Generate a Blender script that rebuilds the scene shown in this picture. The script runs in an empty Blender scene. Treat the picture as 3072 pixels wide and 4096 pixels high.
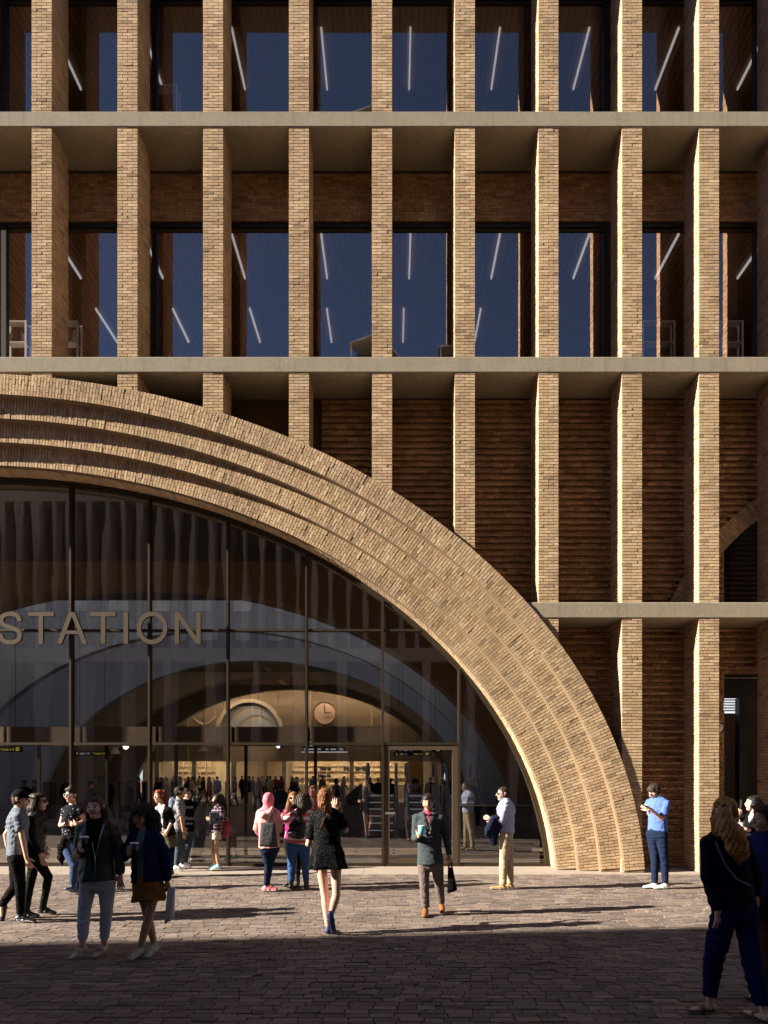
import bpy, math, random
import numpy as np
from mathutils import Vector
R = math.radians
rng = np.random.default_rng(7)
random.seed(7)
S = bpy.context.scene
COL = S.collection
# ---- survey of the place: focal length, eye height, vanishing point of the photo -> metres
FPX, XV, YH, EYE = 2872.0, 1575.0, 3090.0, 1.95
def W(px, py, Y): return np.array([(px - XV) * Y / FPX, Y, EYE + (YH - py) * Y / FPX])
def WX(px, Y): return (px - XV) * Y / FPX
def WZ(py, Y): return EYE + (YH - py) * Y / FPX

# ------------------------------------------------------------------ objects
def link(o, parent=None):
    COL.objects.link(o)
    if parent is not None: o.parent = parent
    return o
def tag(o, label=None, cat=None, group=None, kind=None):
    if label: o['label'] = label
    if cat: o['category'] = cat
    if group: o['group'] = group
    if kind: o['kind'] = kind
    return o
def empty(name, loc=(0, 0, 0), label=None, cat=None, group=None, rz=0):
    o = bpy.data.objects.new(name, None); o.empty_display_size = .2
    link(o); o.location = loc; o.rotation_euler[2] = rz
    return tag(o, label, cat, group)
def mk(name, V, F, mat, parent=None, smooth=False, local=True):
    """one mesh object; F = (M,4) int array or list of tuples; V in world space (parents sit unrotated)"""
    V = np.asarray(V, float)
    me = bpy.data.meshes.new(name)
    off = np.zeros(3)
    if parent is not None and local:
        p = parent
        while p is not None: off += np.array(p.location); p = p.parent
    V = V - off
    if isinstance(F, np.ndarray):
        n, m = F.shape
        me.vertices.add(len(V)); me.vertices.foreach_set('co', V.astype(np.float32).ravel())
        me.loops.add(n * m); me.loops.foreach_set('vertex_index', F.astype(np.int32).ravel())
        me.polygons.add(n)
        me.polygons.foreach_set('loop_start', np.arange(0, n * m, m, dtype=np.int32))
        me.polygons.foreach_set('loop_total', np.full(n, m, dtype=np.int32))
        me.update(calc_edges=True); me.validate()
    else:
        me.from_pydata([tuple(v) for v in V], [], [tuple(f) for f in F]); me.update()
    mats = mat if isinstance(mat, (list, tuple)) else [mat]
    for m_ in mats: me.materials.append(m_)
    me.polygons.foreach_set('use_smooth', np.full(len(me.polygons), bool(smooth)))
    return link(bpy.data.objects.new(name, me), parent)

BOXF = np.array([[0, 1, 3, 2], [4, 6, 7, 5], [0, 4, 5, 1], [2, 3, 7, 6], [0, 2, 6, 4], [1, 5, 7, 3]])
class MB:
    """collects shapes of ONE part"""
    def __init__(s): s.V = []; s.F = []; s.n = 0
    def add(s, V, F):
        V = np.asarray(V, float); s.V.append(V)
        for f in F: s.F.append(tuple(int(i) + s.n for i in f))
        s.n += len(V); return s
    def box(s, x0, x1, y0, y1, z0, z1):
        V = [(x, y, z) for x in (x0, x1) for y in (y0, y1) for z in (z0, z1)]
        return s.add(V, BOXF)
    def obox(s, c, U, Vv, Wv):
        c, U, Vv, Wv = map(np.asarray, (c, U, Vv, Wv))
        V = [c + a * U + b * Vv + d * Wv for a in (-1, 1) for b in (-1, 1) for d in (-1, 1)]
        return s.add(V, BOXF)
    def prism(s, poly, y0, y1):
        """poly [(x,z)] extruded y0..y1"""
        n = len(poly)
        V = [(x, y0, z) for x, z in poly] + [(x, y1, z) for x, z in poly]
        F = [tuple(range(n)), tuple(range(2 * n - 1, n - 1, -1))]
        F += [(i, i + n, (i + 1) % n + n, (i + 1) % n) for i in range(n)]
        return s.add(V, F)
    def strip(s, A, B):
        """quads between two point rows"""
        n = len(A); V = list(A) + list(B)
        return s.add(V, [(i, i + 1, n + i + 1, n + i) for i in range(n - 1)])
    def tube(s, pts, r, n=8, cap=True):
        pts = [np.asarray(p, float) for p in pts]; m = len(pts)
        rr = r if hasattr(r, '__len__') else [r] * m
        V = []; up = None
        for i, p in enumerate(pts):
            t = pts[min(i + 1, m - 1)] - pts[max(i - 1, 0)]; t /= np.linalg.norm(t) + 1e-9
            if up is None:
                a = np.array([0, 0, 1.]) if abs(t[2]) < .9 else np.array([1., 0, 0])
            else: a = up
            u = np.cross(t, a); u /= np.linalg.norm(u) + 1e-9; up = np.cross(u, t)
            for k in range(n):
                q = 2 * math.pi * k / n
                V.append(p + rr[i] * (math.cos(q) * u + math.sin(q) * up))
        F = [(i * n + k, i * n + (k + 1) % n, (i + 1) * n + (k + 1) % n, (i + 1) * n + k) for i in range(m - 1) for k in range(n)]
        if cap: F += [tuple(range(n - 1, -1, -1)), tuple(range((m - 1) * n, m * n))]
        return s.add(V, F)
    def lathe(s, c, prof, n=20, axis='z'):
        c = np.asarray(c, float); V = []
        for r, z in prof:
            for k in range(n):
                q = 2 * math.pi * k / n; a, b = r * math.cos(q), r * math.sin(q)
                V.append(c + (np.array([a, b, z]) if axis == 'z' else np.array([a, z, b])))
        m = len(prof)
        F = [(i * n + k, i * n + (k + 1) % n, (i + 1) * n + (k + 1) % n, (i + 1) * n + k) for i in range(m - 1) for k in range(n)]
        F += [tuple(range(n - 1, -1, -1)), tuple(range((m - 1) * n, m * n))]
        return s.add(V, F)
    def build(s, name, mat, parent=None, smooth=False):
        return mk(name, np.concatenate(s.V), s.F, mat, parent, smooth)

class Bricks:
    """courses of loose bricks of ONE part; O front-left-bottom corner, U length, V height, D depth (into the wall)"""
    def __init__(s): s.a = []
    def add(s, O, U, V, D): s.a.append(np.stack([O, U, V, D]))
    def mesh(s, jit=.003, bev=0.0):
        A = np.array(s.a); O, U, V, D = A[:, 0], A[:, 1], A[:, 2], A[:, 3]
        N = len(A); P = np.empty((N, 8, 3)); i = 0
        for a in (0, 1):
            for b in (0, 1):
                for d in (0, 1):
                    P[:, i] = O + a * U + b * V + d * D; i += 1
        Dn = D / np.linalg.norm(D, axis=1, keepdims=True)
        j = rng.normal(0, jit, (N, 1)) + rng.normal(0, jit * .42, (N, 4))
        for q, k in enumerate((0, 2, 4, 6)):
            P[:, k] += Dn * j[:, q:q + 1]
            e = rng.normal(0, jit * .5, (N, 2))
            P[:, k] += e[:, :1] * U / np.linalg.norm(U, axis=1, keepdims=True) + e[:, 1:] * V / np.linalg.norm(V, axis=1, keepdims=True)
        # order (a,b,d): d=0 front.  faces without the back
        f = np.array([[0, 4, 6, 2], [0, 1, 5, 4], [2, 6, 7, 3], [0, 2, 3, 1], [4, 5, 7, 6]])
        F = (f[None] + 8 * np.arange(N)[:, None, None]).reshape(-1, 4)
        return P.reshape(-1, 3), F
    def build(s, name, mat, parent=None, jit=.003):
        V, F = s.mesh(jit); return mk(name, V, F, mat, parent)

# ------------------------------------------------------------------ materials
def newmat(name):
    m = bpy.data.materials.new(name); m.use_nodes = True
    nt = m.node_tree; b = nt.nodes['Principled BSDF']
    return m, nt, b
def N(nt, t, **kw):
    n = nt.nodes.new(t)
    for k, v in kw.items():
        if k in n.inputs: n.inputs[k].default_value = v
        else: setattr(n, k, v)
    return n
def coords(nt, scale=(1, 1, 1), rot=(0, 0, 0)):
    t = nt.nodes.new('ShaderNodeTexCoord'); mp = nt.nodes.new('ShaderNodeMapping')
    mp.inputs['Scale'].default_value = scale; mp.inputs['Rotation'].default_value = rot
    nt.links.new(t.outputs['Object'], mp.inputs['Vector']); return mp.outputs['Vector']
def ramp(nt, fac, stops, interp='LINEAR'):
    r = nt.nodes.new('ShaderNodeValToRGB'); e = r.color_ramp.elements; r.color_ramp.interpolation = interp
    while len(e) > 1: e.remove(e[-1])
    e[0].position = stops[0][0]; e[0].color = (*stops[0][1], 1)
    for p, c in stops[1:]:
        k = e.new(p); k.color = (*c, 1)
    nt.links.new(fac, r.inputs['Fac']); return r.outputs['Color']
def mix(nt, a, b, fac, mode='MIX'):
    n = nt.nodes.new('ShaderNodeMix'); n.data_type = 'RGBA'; n.blend_type = mode
    for sock, v in ((n.inputs[6], a), (n.inputs[7], b), (n.inputs[0], fac)):
        if hasattr(v, 'is_output'): nt.links.new(v, sock)
        elif isinstance(v, (int, float)): sock.default_value = v
        else: sock.default_value = (*v, 1)
    return n.outputs[2]
def noise(nt, vec, scale, detail=4, rough=.6):
    n = N(nt, 'ShaderNodeTexNoise', Scale=scale, Detail=detail, Roughness=rough); nt.links.new(vec, n.inputs['Vector']); return n.outputs['Fac']
def bump(nt, b, h, strength, dist=.01):
    n = N(nt, 'ShaderNodeBump', Strength=strength, Distance=dist); nt.links.new(h, n.inputs['Height']); nt.links.new(n.outputs['Normal'], b.inputs['Normal'])
def brick_mat(name, stops, rough=.9, nscale=30, bstr=.6, dark=.55):
    m, nt, b = newmat(name)
    g = nt.nodes.new('ShaderNodeNewGeometry'); v = coords(nt)
    c = ramp(nt, g.outputs['Random Per Island'], stops)
    n1 = noise(nt, v, nscale, 5, .7); n2 = noise(nt, v, .9, 4)
    c = mix(nt, c, ramp(nt, n1, [(.3, (dark, dark, dark)), (.62, (1.15, 1.12, 1.08))]), 1.0, 'MULTIPLY')
    c = mix(nt, c, ramp(nt, n2, [(.3, (.78, .77, .76)), (.7, (1.13, 1.11, 1.10))]), 1.0, 'MULTIPLY')
    nt.links.new(c, b.inputs['Base Color']); b.inputs['Roughness'].default_value = rough
    b.inputs['Specular IOR Level'].default_value = .25
    bump(nt, b, n1, bstr, .012); return m
def plain(name, col, rough=.6, metal=0, nz=0, nscale=8, bstr=0, bscale=40, spec=.5, sheen=0):
    m, nt, b = newmat(name)
    if nz:
        v = coords(nt); n1 = noise(nt, v, nscale, 5, .65)
        c = mix(nt, tuple(x * (1 - nz) for x in col), tuple(min(1, x * (1 + nz)) for x in col), n1)
        nt.links.new(c, b.inputs['Base Color'])
        if bstr: bump(nt, b, noise(nt, v, bscale, 4, .6), bstr)
    else:
        b.inputs['Base Color'].default_value = (*col, 1)
        if bstr: bump(nt, b, noise(nt, coords(nt), bscale, 4, .6), bstr)
    b.inputs['Roughness'].default_value = rough; b.inputs['Metallic'].default_value = metal
    b.inputs['Specular IOR Level'].default_value = spec
    return m
def emis(name, col, st):
    m, nt, b = newmat(name); b.inputs['Base Color'].default_value = (*col, 1)
    b.inputs['Emission Color'].default_value = (*col, 1); b.inputs['Emission Strength'].default_value = st; return m
def glass_mat(name, tint, fac, wob=.0, wscale=(1, 1, 1), refl=(1, 1, 1)):
    """pane: tinted see-through sheet plus a mirror layer, slightly wavy like real float glass"""
    m = bpy.data.materials.new(name); m.use_nodes = True; nt = m.node_tree; nt.nodes.clear()
    o = nt.nodes.new('ShaderNodeOutputMaterial'); mx = nt.nodes.new('ShaderNodeMixShader')
    t = N(nt, 'ShaderNodeBsdfTransparent'); t.inputs['Color'].default_value = (*tint, 1)
    g = N(nt, 'ShaderNodeBsdfGlossy', Roughness=0.0); g.inputs['Color'].default_value = (*refl, 1)
    mx.inputs[0].default_value = fac
    if wob:
        v = coords(nt, wscale); n = noise(nt, v, 1.0, 2, .5); bp = N(nt, 'ShaderNodeBump', Strength=1.0, Distance=wob)
        nt.links.new(n, bp.inputs['Height']); nt.links.new(bp.outputs['Normal'], g.inputs['Normal'])
    nt.links.new(t.outputs[0], mx.inputs[1]); nt.links.new(g.outputs[0], mx.inputs[2]); nt.links.new(mx.outputs[0], o.inputs['Surface'])
    return m
# ================================================================== materials of the place
TAN = [(0, (0.431, 0.309, 0.184)), (.18, (0.578, 0.432, 0.279)), (.4, (0.500, 0.356, 0.216)), (.6, (0.647, 0.494, 0.324)), (.76, (0.441, 0.299, 0.184)), (.88, (0.559, 0.423, 0.279)), (1, (0.304, 0.218, 0.140))]
M_BRICK = brick_mat('tan_brick', TAN, nscale=34, bstr=.45, dark=.70)
M_RED = brick_mat('brown_brick', [(0, (0.269, 0.154, 0.082)), (.25, (0.463, 0.296, 0.163)), (.5, (0.361, 0.212, 0.112)), (.72, (0.518, 0.344, 0.201)), (.86, (0.315, 0.167, 0.103)), (1, (0.417, 0.273, 0.163))], nscale=24, dark=.6)
M_MORT = plain('mortar', (.19, .14, .088), .95, nz=.25, nscale=30, spec=.1)
M_MORTD = plain('dark_mortar', (.10, .07, .045), .95, nz=.25, nscale=30, spec=.1)
M_PAVE = brick_mat('clay_paver', [(0, (0.120, 0.098, 0.094)), (.2, (0.196, 0.154, 0.135)), (.42, (0.146, 0.120, 0.111)), (.6, (0.251, 0.197, 0.167)), (.78, (0.159, 0.136, 0.132)), (.9, (0.286, 0.227, 0.191)), (1, (0.117, 0.098, 0.097))], rough=.85, nscale=30, bstr=1.0, dark=.62)
def concrete(name, col, lo=.75):
    m, nt, b = newmat(name); v = coords(nt)
    n1 = noise(nt, v, 2.2, 6, .7); n2 = noise(nt, v, 38, 3, .6)
    vr = N(nt, 'ShaderNodeTexVoronoi', Scale=9.0); nt.links.new(v, vr.inputs['Vector'])
    c = mix(nt, tuple(x * lo for x in col), tuple(min(1, x * 1.18) for x in col), n1)
    c = mix(nt, c, ramp(nt, n2, [(.35, (.86, .86, .86)), (.65, (1.06, 1.06, 1.06))]), 1.0, 'MULTIPLY')
    c = mix(nt, c, ramp(nt, vr.outputs['Distance'], [(.0, (.5, .48, .45)), (.045, (.95, .95, .95)), (.09, (1, 1, 1))]), .8, 'MULTIPLY')
    nt.links.new(c, b.inputs['Base Color']); b.inputs['Roughness'].default_value = .85; b.inputs['Specular IOR Level'].default_value = .3
    st = noise(nt, coords(nt, (7, 7, .35)), 1.0, 4, .7)
    c = mix(nt, c, ramp(nt, st, [(.30, (.74, .72, .69)), (.48, (1, 1, 1))]), .7, 'MULTIPLY'); nt.links.new(c, b.inputs['Base Color'])
    bump(nt, b, n2, .25, .01); return m
M_CONC = concrete('beam_concrete', (.315, .275, .205))
M_STONE = concrete('paving_stone', (.30, .25, .21), .85)
M_HALL = concrete('hall_concrete', (.46, .47, .50), .85)
M_HALLB = concrete('warm_hall_concrete', (.36, .29, .22), .85)
M_BRONZE = plain('bronze', (.045, .032, .018), .5, .5, nz=.12)
M_LETTER = plain('sign_bronze', (.062, .039, .020), .7, .1, nz=.06)
M_DFRAME = plain('dark_frame', (.022, .018, .015), .5, .3)
M_ALU = plain('aluminium', (.55, .55, .55), .35, .8)
M_STEEL = plain('brushed_steel', (.62, .62, .64), .38, .6, nz=.1, nscale=60)
M_BLACK = plain('black_metal', (.015, .015, .016), .45)
M_WHITE = plain('white_paint', (.72, .72, .70), .55)
M_GLASS = glass_mat('entrance_glass', (.72, .71, .70), .20, .0022, (1.7, 1, .3))
M_GLASSW = glass_mat('window_glass', (.78, .73, .70), .29, .0016, (1.5, 1, .6), (1.0, .84, .80))
M_CLEAR = glass_mat('clear_glass', (.88, .9, .9), .06)
def wood(name, col, axis_scale):
    m, nt, b = newmat(name); v = coords(nt, axis_scale)
    n1 = noise(nt, v, 1.0, 5, .7)
    wv = N(nt, 'ShaderNodeTexWave', Scale=1.0, Distortion=.6); wv.bands_direction = 'X'
    nt.links.new(coords(nt, (2.2, 0, 0)), wv.inputs['Vector'])
    c = ramp(nt, n1, [(.25, tuple(x * .45 for x in col)), (.5, col), (.75, tuple(min(1, x * 1.5) for x in col))])
    c = mix(nt, c, ramp(nt, wv.outputs['Fac'], [(.0, (.25, .25, .25)), (.16, (1, 1, 1))]), 1.0, 'MULTIPLY')
    nt.links.new(c, b.inputs['Base Color']); b.inputs['Roughness'].default_value = .6; return m
M_WOOD = wood('ceiling_timber', (.46, .24, .115), (14, .35, 1))
M_WOODW = plain('timber_panel', (.13, .085, .055), .6, nz=.3, nscale=6)
M_LIN = emis('linear_lamp', (.86, .92, 1.0), .17)
M_WARM = emis('warm_lamp', (1.0, .84, .60), 7.0)
M_WARM2 = emis('cove_lamp', (1.0, .84, .60), 17.0)
M_GLOBE = emis('globe_lamp', (1.0, .93, .82), 1.6)
M_STEPL = emis('step_light', (.85, .9, 1.0), .06)
M_SHOP = plain('shop_wall', (.62, .50, .33), .8, nz=.12, nscale=14)
M_LOUV = plain('bronze_louvre', (.30, .22, .145), .6, nz=.08)
M_DCEIL = wood('dark_louvre_ceiling', (.075, .07, .068), (1, 30, 1))
M_BROWNW = plain('brown_hall_panel', (.26, .15, .075), .7, nz=.2)

# ================================================================== the ground (one sheet plus pavers)
gm = MB(); gm.box(-160, 160, -160, 200, -.40, -.028)
m, nt, b = newmat('plaza_far')
br = N(nt, 'ShaderNodeTexBrick', Scale=1.0); br.inputs['Color1'].default_value = (.235, .165, .12, 1); br.inputs['Color2'].default_value = (.17, .12, .095, 1); br.inputs['Mortar'].default_value = (.06, .05, .042, 1)
br.inputs['Mortar Size'].default_value = .005; br.inputs['Brick Width'].default_value = .215; br.inputs['Row Height'].default_value = .115
nt.links.new(coords(nt), br.inputs['Vector']); nt.links.new(br.outputs['Color'], b.inputs['Base Color']); b.inputs['Roughness'].default_value = .9
tag(gm.build('ground', m), kind='structure')
pb = Bricks()
for r in range(96):
    y = 13.745 - r * .098
    if y < 4.6: break
    xlim = 8.6
    x = -xlim + (.11 if r % 2 else 0) + random.uniform(-.02, .02)
    while x < xlim:
        w = random.choice((.19, .19, .19, .19, .15, .22))
        dz = random.gauss(0, .0016); t1 = random.gauss(0, .0022); t2 = random.gauss(0, .0020)
        # U along x, V along y, D down: front = top
        pb.add((x, y - .088, dz), (w, 0, t1), (0, .088, t2), (0, 0, -.045)); x += w + .010
tag(pb.build('paving', M_PAVE, jit=.0005), kind='structure')
sm = MB()
x = -9.0
while x < 9:
    sm.box(x, x + 1.195, 13.752, 15.30, -.3, -.004 + random.uniform(-.001, .001)); x += 1.2
tag(sm.build('threshold_pavement', M_STONE), kind='structure')

# ================================================================== the station building
BLD = empty('station_building', (0, 14, 0), 'tan brick station with a big stepped arch, slim brick piers and concrete bands', 'building')
ECX, ECZ, EA, EB = -8.445, -.48, 13.345, 10.196
TH = np.linspace(-.62, 1.62, 900)
def epoint(o):
    """outer ellipse offset inwards by o: points, inward normals"""
    p = np.stack([ECX + EA * np.sin(TH), ECZ + EB * np.cos(TH)], 1)
    n = np.stack([np.sin(TH) / EA, np.cos(TH) / EB], 1); n /= np.linalg.norm(n, axis=1, keepdims=True)
    return p - o * n, -n
def inside(x, z, o=0.0):
    return ((x - ECX) / (EA - o)) ** 2 + ((z - ECZ) / (EB - o)) ** 2 < 1
PITCH = .0585; BH = .0475
FIN_PX = (-217, 125.5, 468.5, 811, 1154.5, 1487, 1818.4, 2152.6, 2487, 2795, 3103)
FY0, FY1 = 14.0, 14.71
BEAMS = [(WZ(2471.2, 13.985), WZ(2409.2, 13.985)), (WZ(1488.5, 13.985), WZ(1427, 13.985)), (WZ(505.5, 13.985), WZ(444.4, 13.985))]
BEAMS.append((BEAMS[2][0] + 4.79, BEAMS[2][1] + 4.79))
for px in FIN_PX:
    x0, x1 = WX(px, FY0), WX(px + 82, FY0); w = x1 - x0
    bk = Bricks(); nc = int(19.35 / PITCH)
    zmin = 99
    for c in range(nc):
        z = c * PITCH + .004
        if inside(x0 + .02, z, .12) and inside(x1 - .02, z, .12): continue
        if any(a < z and z + BH < b_ for a, b_ in BEAMS): continue
        zmin = min(zmin, z)
        odd = c % 2
        segs = [w * .5, w * .5] if not odd else [w * .25, w * .5, w * .25]
        x = x0
        for k, s in enumerate(segs):
            dep = .10 if (not odd or k == 1) else .205
            j = random.uniform(-.006, .006) if k else 0
            bk.add((x + .005, FY0, z), (s - .010, 0, 0), (0, 0, BH), (0, dep, 0)); x += s
        y = FY0 + (.108 if not odd else .213)
        while y < FY1 - .03:
            L = min(.2, FY1 - y)
            bk.add((x0, y + L, z), (0, -L, 0), (0, 0, BH), (.1, 0, 0))
            bk.add((x1, y, z), (0, L, 0), (0, 0, BH), (-.1, 0, 0)); y += L + .008
    core = MB()
    if zmin < 50:
        zs = [max(0.0, zmin - .05)] + [v for a, b_ in BEAMS for v in (a + .01, b_ - .01)] + [19.34]
        core.box(x0 + .012, x1 - .012, FY0 + .013, FY1 - .004, zs[0], 19.33)
        p = core.build('pier', M_MORT, BLD)
        bk.build('brickwork', M_BRICK, p, jit=.0015)
# beams: each one slab from face to wall
for k, (z0, z1) in enumerate(BEAMS):
    xl = -10.5
    if k == 0:
        P0, _ = epoint(.06); j = np.argmin(np.where(P0[:, 0] > 0, np.abs(P0[:, 1] - z1), 99)); xl = P0[j, 0]
    mb = MB(); e = .012
    prof = [(13.985, z0 + e), (13.985 + e, z0), (15.35, z0), (15.35, z1), (13.985 + e, z1), (13.985, z1 - e)]
    V = [(xl, y, z) for y, z in prof] + [(10.5, y, z) for y, z in prof]
    mb.add(V, [tuple(range(6)), tuple(range(11, 5, -1))] + [(i, i + 6, (i + 1) % 6 + 6, (i + 1) % 6) for i in range(6)])
    mb.build('concrete_beam', M_CONC, BLD)
# recessed brick panels
A2C, A2Z, A2R, A2I = 10.471, 3.390, 5.165, 4.78
JX = WX(2896, 15)
SHOPZ = WZ(2688, 15)
def panel_hole(x, z):
    if inside(x, z, .18): return True
    d = math.hypot(x - A2C, z - A2Z)
    if z > BEAMS[0][1] - .3 and d < A2R - .02 and x > WX(2640, 15): 
        return d > A2I or x > JX
    if z < SHOPZ and x > JX: return True
    return False
def panel(xa, xb, z0, z1, proj, mat, name='brick_panel'):
    bk = Bricks(); n = int((z1 - z0) / .066)
    for c in range(n):
        z = z0 + c * .066; pj = (.06 if (c % 2 == 0) else 0) if proj else 0
        x = xa + (.11 if c % 2 else .0) * (0 if proj else 1) - random.uniform(0, .1)
        while x < xb:
            L = random.choice((.21, .21, .21, .17, .10))
            a = max(x, xa); e = min(x + L, xb)
            if a < JX < e + .02 and (panel_hole(JX + .05, z + .03)): e = JX - .012
            if e - a > .03 and not panel_hole((a + e) / 2, z + .03):
                bk.add((a, 15.0 - pj + random.uniform(-.004, .004), z + .004), (e - a - .009, 0, 0), (0, 0, .056), (0, .1, 0))
            x += L
    return bk.build(name, mat, WALL, jit=.0014) if bk.a else None
# backing wall with the openings cut out (columns of quads)
wm = MB()
gx = np.arange(-10.4, 10.4, .08)
for z0 in np.arange(0, 9.85, .08):
    run = None
    for x in list(gx) + [None]:
        ok = x is not None and not panel_hole(x + .04, z0 + .04)
        if ok and run is None: run = x
        if not ok and run is not None:
            e = (x if x is not None else 10.4)
            wm.box(run, e, 15.012, 15.30, z0, z0 + .08); run = None
WALL = wm.build('brick_wall', M_MORTD, BLD)
panel(-1.5, 8.2, 0.0, BEAMS[1][0], True, M_RED)
WTOP = [WZ(884, 15), WZ(884, 15) + 4.79]
for k in (0, 1):
    sb = MB(); sb.box(-10.4, 10.4, 15.012, 15.30, WTOP[k] + .003, BEAMS[k + 2][0] - .002)
    sp = sb.build('spandrel', M_MORTD, BLD); WALL = sp
    panel(-9, 8.4, WTOP[k], BEAMS[k + 2][0] - .01, False, M_RED, 'brick_panel')

# ---- the big arch: four stepped rings of voussoirs
cm = MB(); RINGY = [13.95, 14.09, 14.23, 14.37]; RW = .405
sec = []
for i in range(4): sec += [(i * RW + .01, RINGY[i] + .013), ((i + 1) * RW - .0 + (.0 if i < 3 else -.009), RINGY[i] + .013)]
sec += [(4 * RW - .009, 15.06), (.01, 15.06)]
rows = []
sel = slice(150, 900, 3)
for o, y in sec:
    P, _ = epoint(o); P = P[sel]; rows.append(np.stack([P[:, 0], np.full(len(P), y), P[:, 1]], 1))
for a, b_ in zip(rows, rows[1:] + rows[:1]): cm.strip(a, b_)
ARCH = cm.build('arch', M_MORT, BLD)
for i in range(4):
    bk = Bricks(); o0 = i * RW
    P, n = epoint(o0 + RW / 2); P0, _ = epoint(o0)
    s = np.concatenate([[0], np.cumsum(np.linalg.norm(np.diff(P, axis=0), axis=1))])
    depth_end = [RINGY[i] + .14] if i < 3 else [14.51, 14.72, 14.93]
    for q, ss in enumerate(np.arange(2.0, s[-1] - .05, .0605)):
        f = np.interp(ss, s, np.arange(len(s))); j = int(f); fr = f - j
        if j >= len(P) - 1: break
        p0 = P0[j] * (1 - fr) + P0[j + 1] * fr; nn = n[j]; t = np.array([-nn[1], nn[0]])
        if t[1] > 0 and nn[0] < 0 and False: t = -t
        if p0[1] - .35 < -.05 and p0[1] < .05: continue
        if p0[0] < -9.6: continue
        lens = [.2, .2] if q % 2 == 0 else [.1, .2, .1]
        o = .0025
        for k, L in enumerate(lens):
            a = p0 + nn * o - t * .0243
            if a[1] > -.03:
                dp = .13
                bk.add((a[0], RINGY[i], a[1]), (nn[0] * (L - .009), 0, nn[1] * (L - .009)), (t[0] * .0485, 0, t[1] * .0485), (0, dp, 0))
            o += L + .0005
        if i == 3:
            y = RINGY[3] + .138
            pe = p0 + nn * (RW - .10) - t * .0243
            L0 = .2 if q % 2 else .1
            while y < 14.985 and pe[1] > -.02:
                L = min(L0, 14.985 - y); L0 = .2
                e = p0 + nn * RW - t * .0243
                bk.add((e[0], y, e[1]), (0, L - .007, 0), (t[0] * .0485, 0, t[1] * .0485), (-nn[0] * .1, 0, -nn[1] * .1)); y += L
    bk.build('arch_ring', M_BRICK, ARCH, jit=.0015)

# ---- the glazed arch window
OI = 4 * RW
def ztop_fn(o):
    P, _ = epoint(o); k = np.argmax(P[:, 1]); P = P[k - 200:]
    return lambda x: float(np.interp(x, P[:, 0], P[:, 1]))
fm = MB()
def sweep(mb, prof):
    rows = []
    for o, y in prof:
        P, _ = epoint(o); P = P[150::3]; P = P[P[:, 1] > -.02]
        rows.append(P)
    m_ = min(len(r) for r in rows)
    rows = [np.stack([r[:m_, 0], np.full(m_, y), r[:m_, 1]], 1) for r, (o, y) in zip(rows, prof)]
    for a, b_ in zip(rows, rows[1:] + rows[:1]): mb.strip(a, b_)
sweep(fm, [(OI - .02, 14.93), (OI + .045, 14.93), (OI + .045, 15.16), (OI - .02, 15.16)])
sweep(fm, [(OI + .045, 14.965), (OI + .085, 14.965), (OI + .085, 15.14), (OI + .045, 15.14)])
WIN = fm.build('arch_window', M_BRONZE, BLD)
zt = ztop_fn(OI + .07)
MUL = [WX(p, 15) for p in (-340, -27, 286, 599, 912, 1226, 1531, 1836)]
TR1, TR2 = WZ(2522, 15), WZ(2975, 15)
for x in MUL:
    zz = min(zt(x), 99)
    mb = MB(); mb.box(x - .022, x + .022, 14.93, 15.10, .0 if x < 1.2 else .0, zz); mb.build('mullion', M_BRONZE, WIN)
edge_x = lambda z: float(np.interp(-z, -epoint(OI + .06)[0][450:, 1], epoint(OI + .06)[0][450:, 0]))
mb = MB(); mb.box(-9.6, edge_x(TR1) , 14.955, 15.085, TR1 - .022, TR1 + .022); mb.build('transom', M_BRONZE, WIN)
mb = MB(); mb.box(-9.6, MUL[-1], 14.94, 15.09, TR2 - .025, TR2 + .025); mb.build('door_head', M_BRONZE, WIN)
mb = MB(); mb.box(-9.6, edge_x(.03), 14.945, 15.12, -.01, .055); mb.build('sill', M_BRONZE, WIN)
XE = edge_x(.06)
bays = list(zip(MUL[:-1], MUL[1:])) + [(MUL[-1], XE)]
for xa, xb in bays:
    for z0, z1 in ((.055, TR2), (TR2, TR1), (TR1, 12)):
        xs = np.linspace(xa, xb, 14)
        up = np.array([min(z1, zt(x)) for x in xs])
        if xb == XE and z0 == .055: up = np.array([min(99, zt(x)) for x in xs])
        if xb == XE and z0 > .06: continue
        ok = up > z0 + .02
        if ok.sum() < 2: continue
        xs, up = xs[ok], up[ok]
        A = [(x, 15.03, z0) for x in xs]; B = [(x, 15.03, u) for x, u in zip(xs, up)]
        mb = MB(); mb.strip(A, B); mb.build('glass_pane', M_GLASS, WIN)
# door stiles and the framed door
for p in (157, 428, 705, 984, 1262):
    x = WX(p, 15.1); mb = MB(); mb.box(x - .03, x + .03, 15.06, 15.13, .0, TR2 - .02); mb.build('door_stile', M_DFRAME, WIN)
dx0, dx1 = MUL[6] + .028, MUL[7] - .028
mb = MB()
for a in ((dx0, dx0 + .115, .058, TR2 - .03), (dx1 - .115, dx1, .058, TR2 - .03)): mb.box(a[0], a[1], 14.95, 15.02, a[2], a[3])
mb.box(dx0 + .115, dx1 - .115, 14.951, 15.019, TR2 - .13, TR2 - .03); mb.box(dx0 + .115, dx1 - .115, 14.951, 15.019, .058, .16)
door = mb.build('door', M_LETTER, WIN)
mb = MB(); hx = WX(1542, 14.9); mb.box(hx, hx + .03, 14.905, 14.95, 1.09, 1.12); mb.box(hx, WX(1580, 14.9), 14.885, 14.905, 1.085, 1.125); mb.build('handle', M_ALU, door)
# bulkheads behind the fascia
for xa, xb in bays[:6]:
    mb = MB(); mb.box(xa + .04, xb - .03, 15.45, 15.9, TR2 - .02, TR2 + .385); mb.build('fascia', M_WOODW, WIN)

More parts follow.
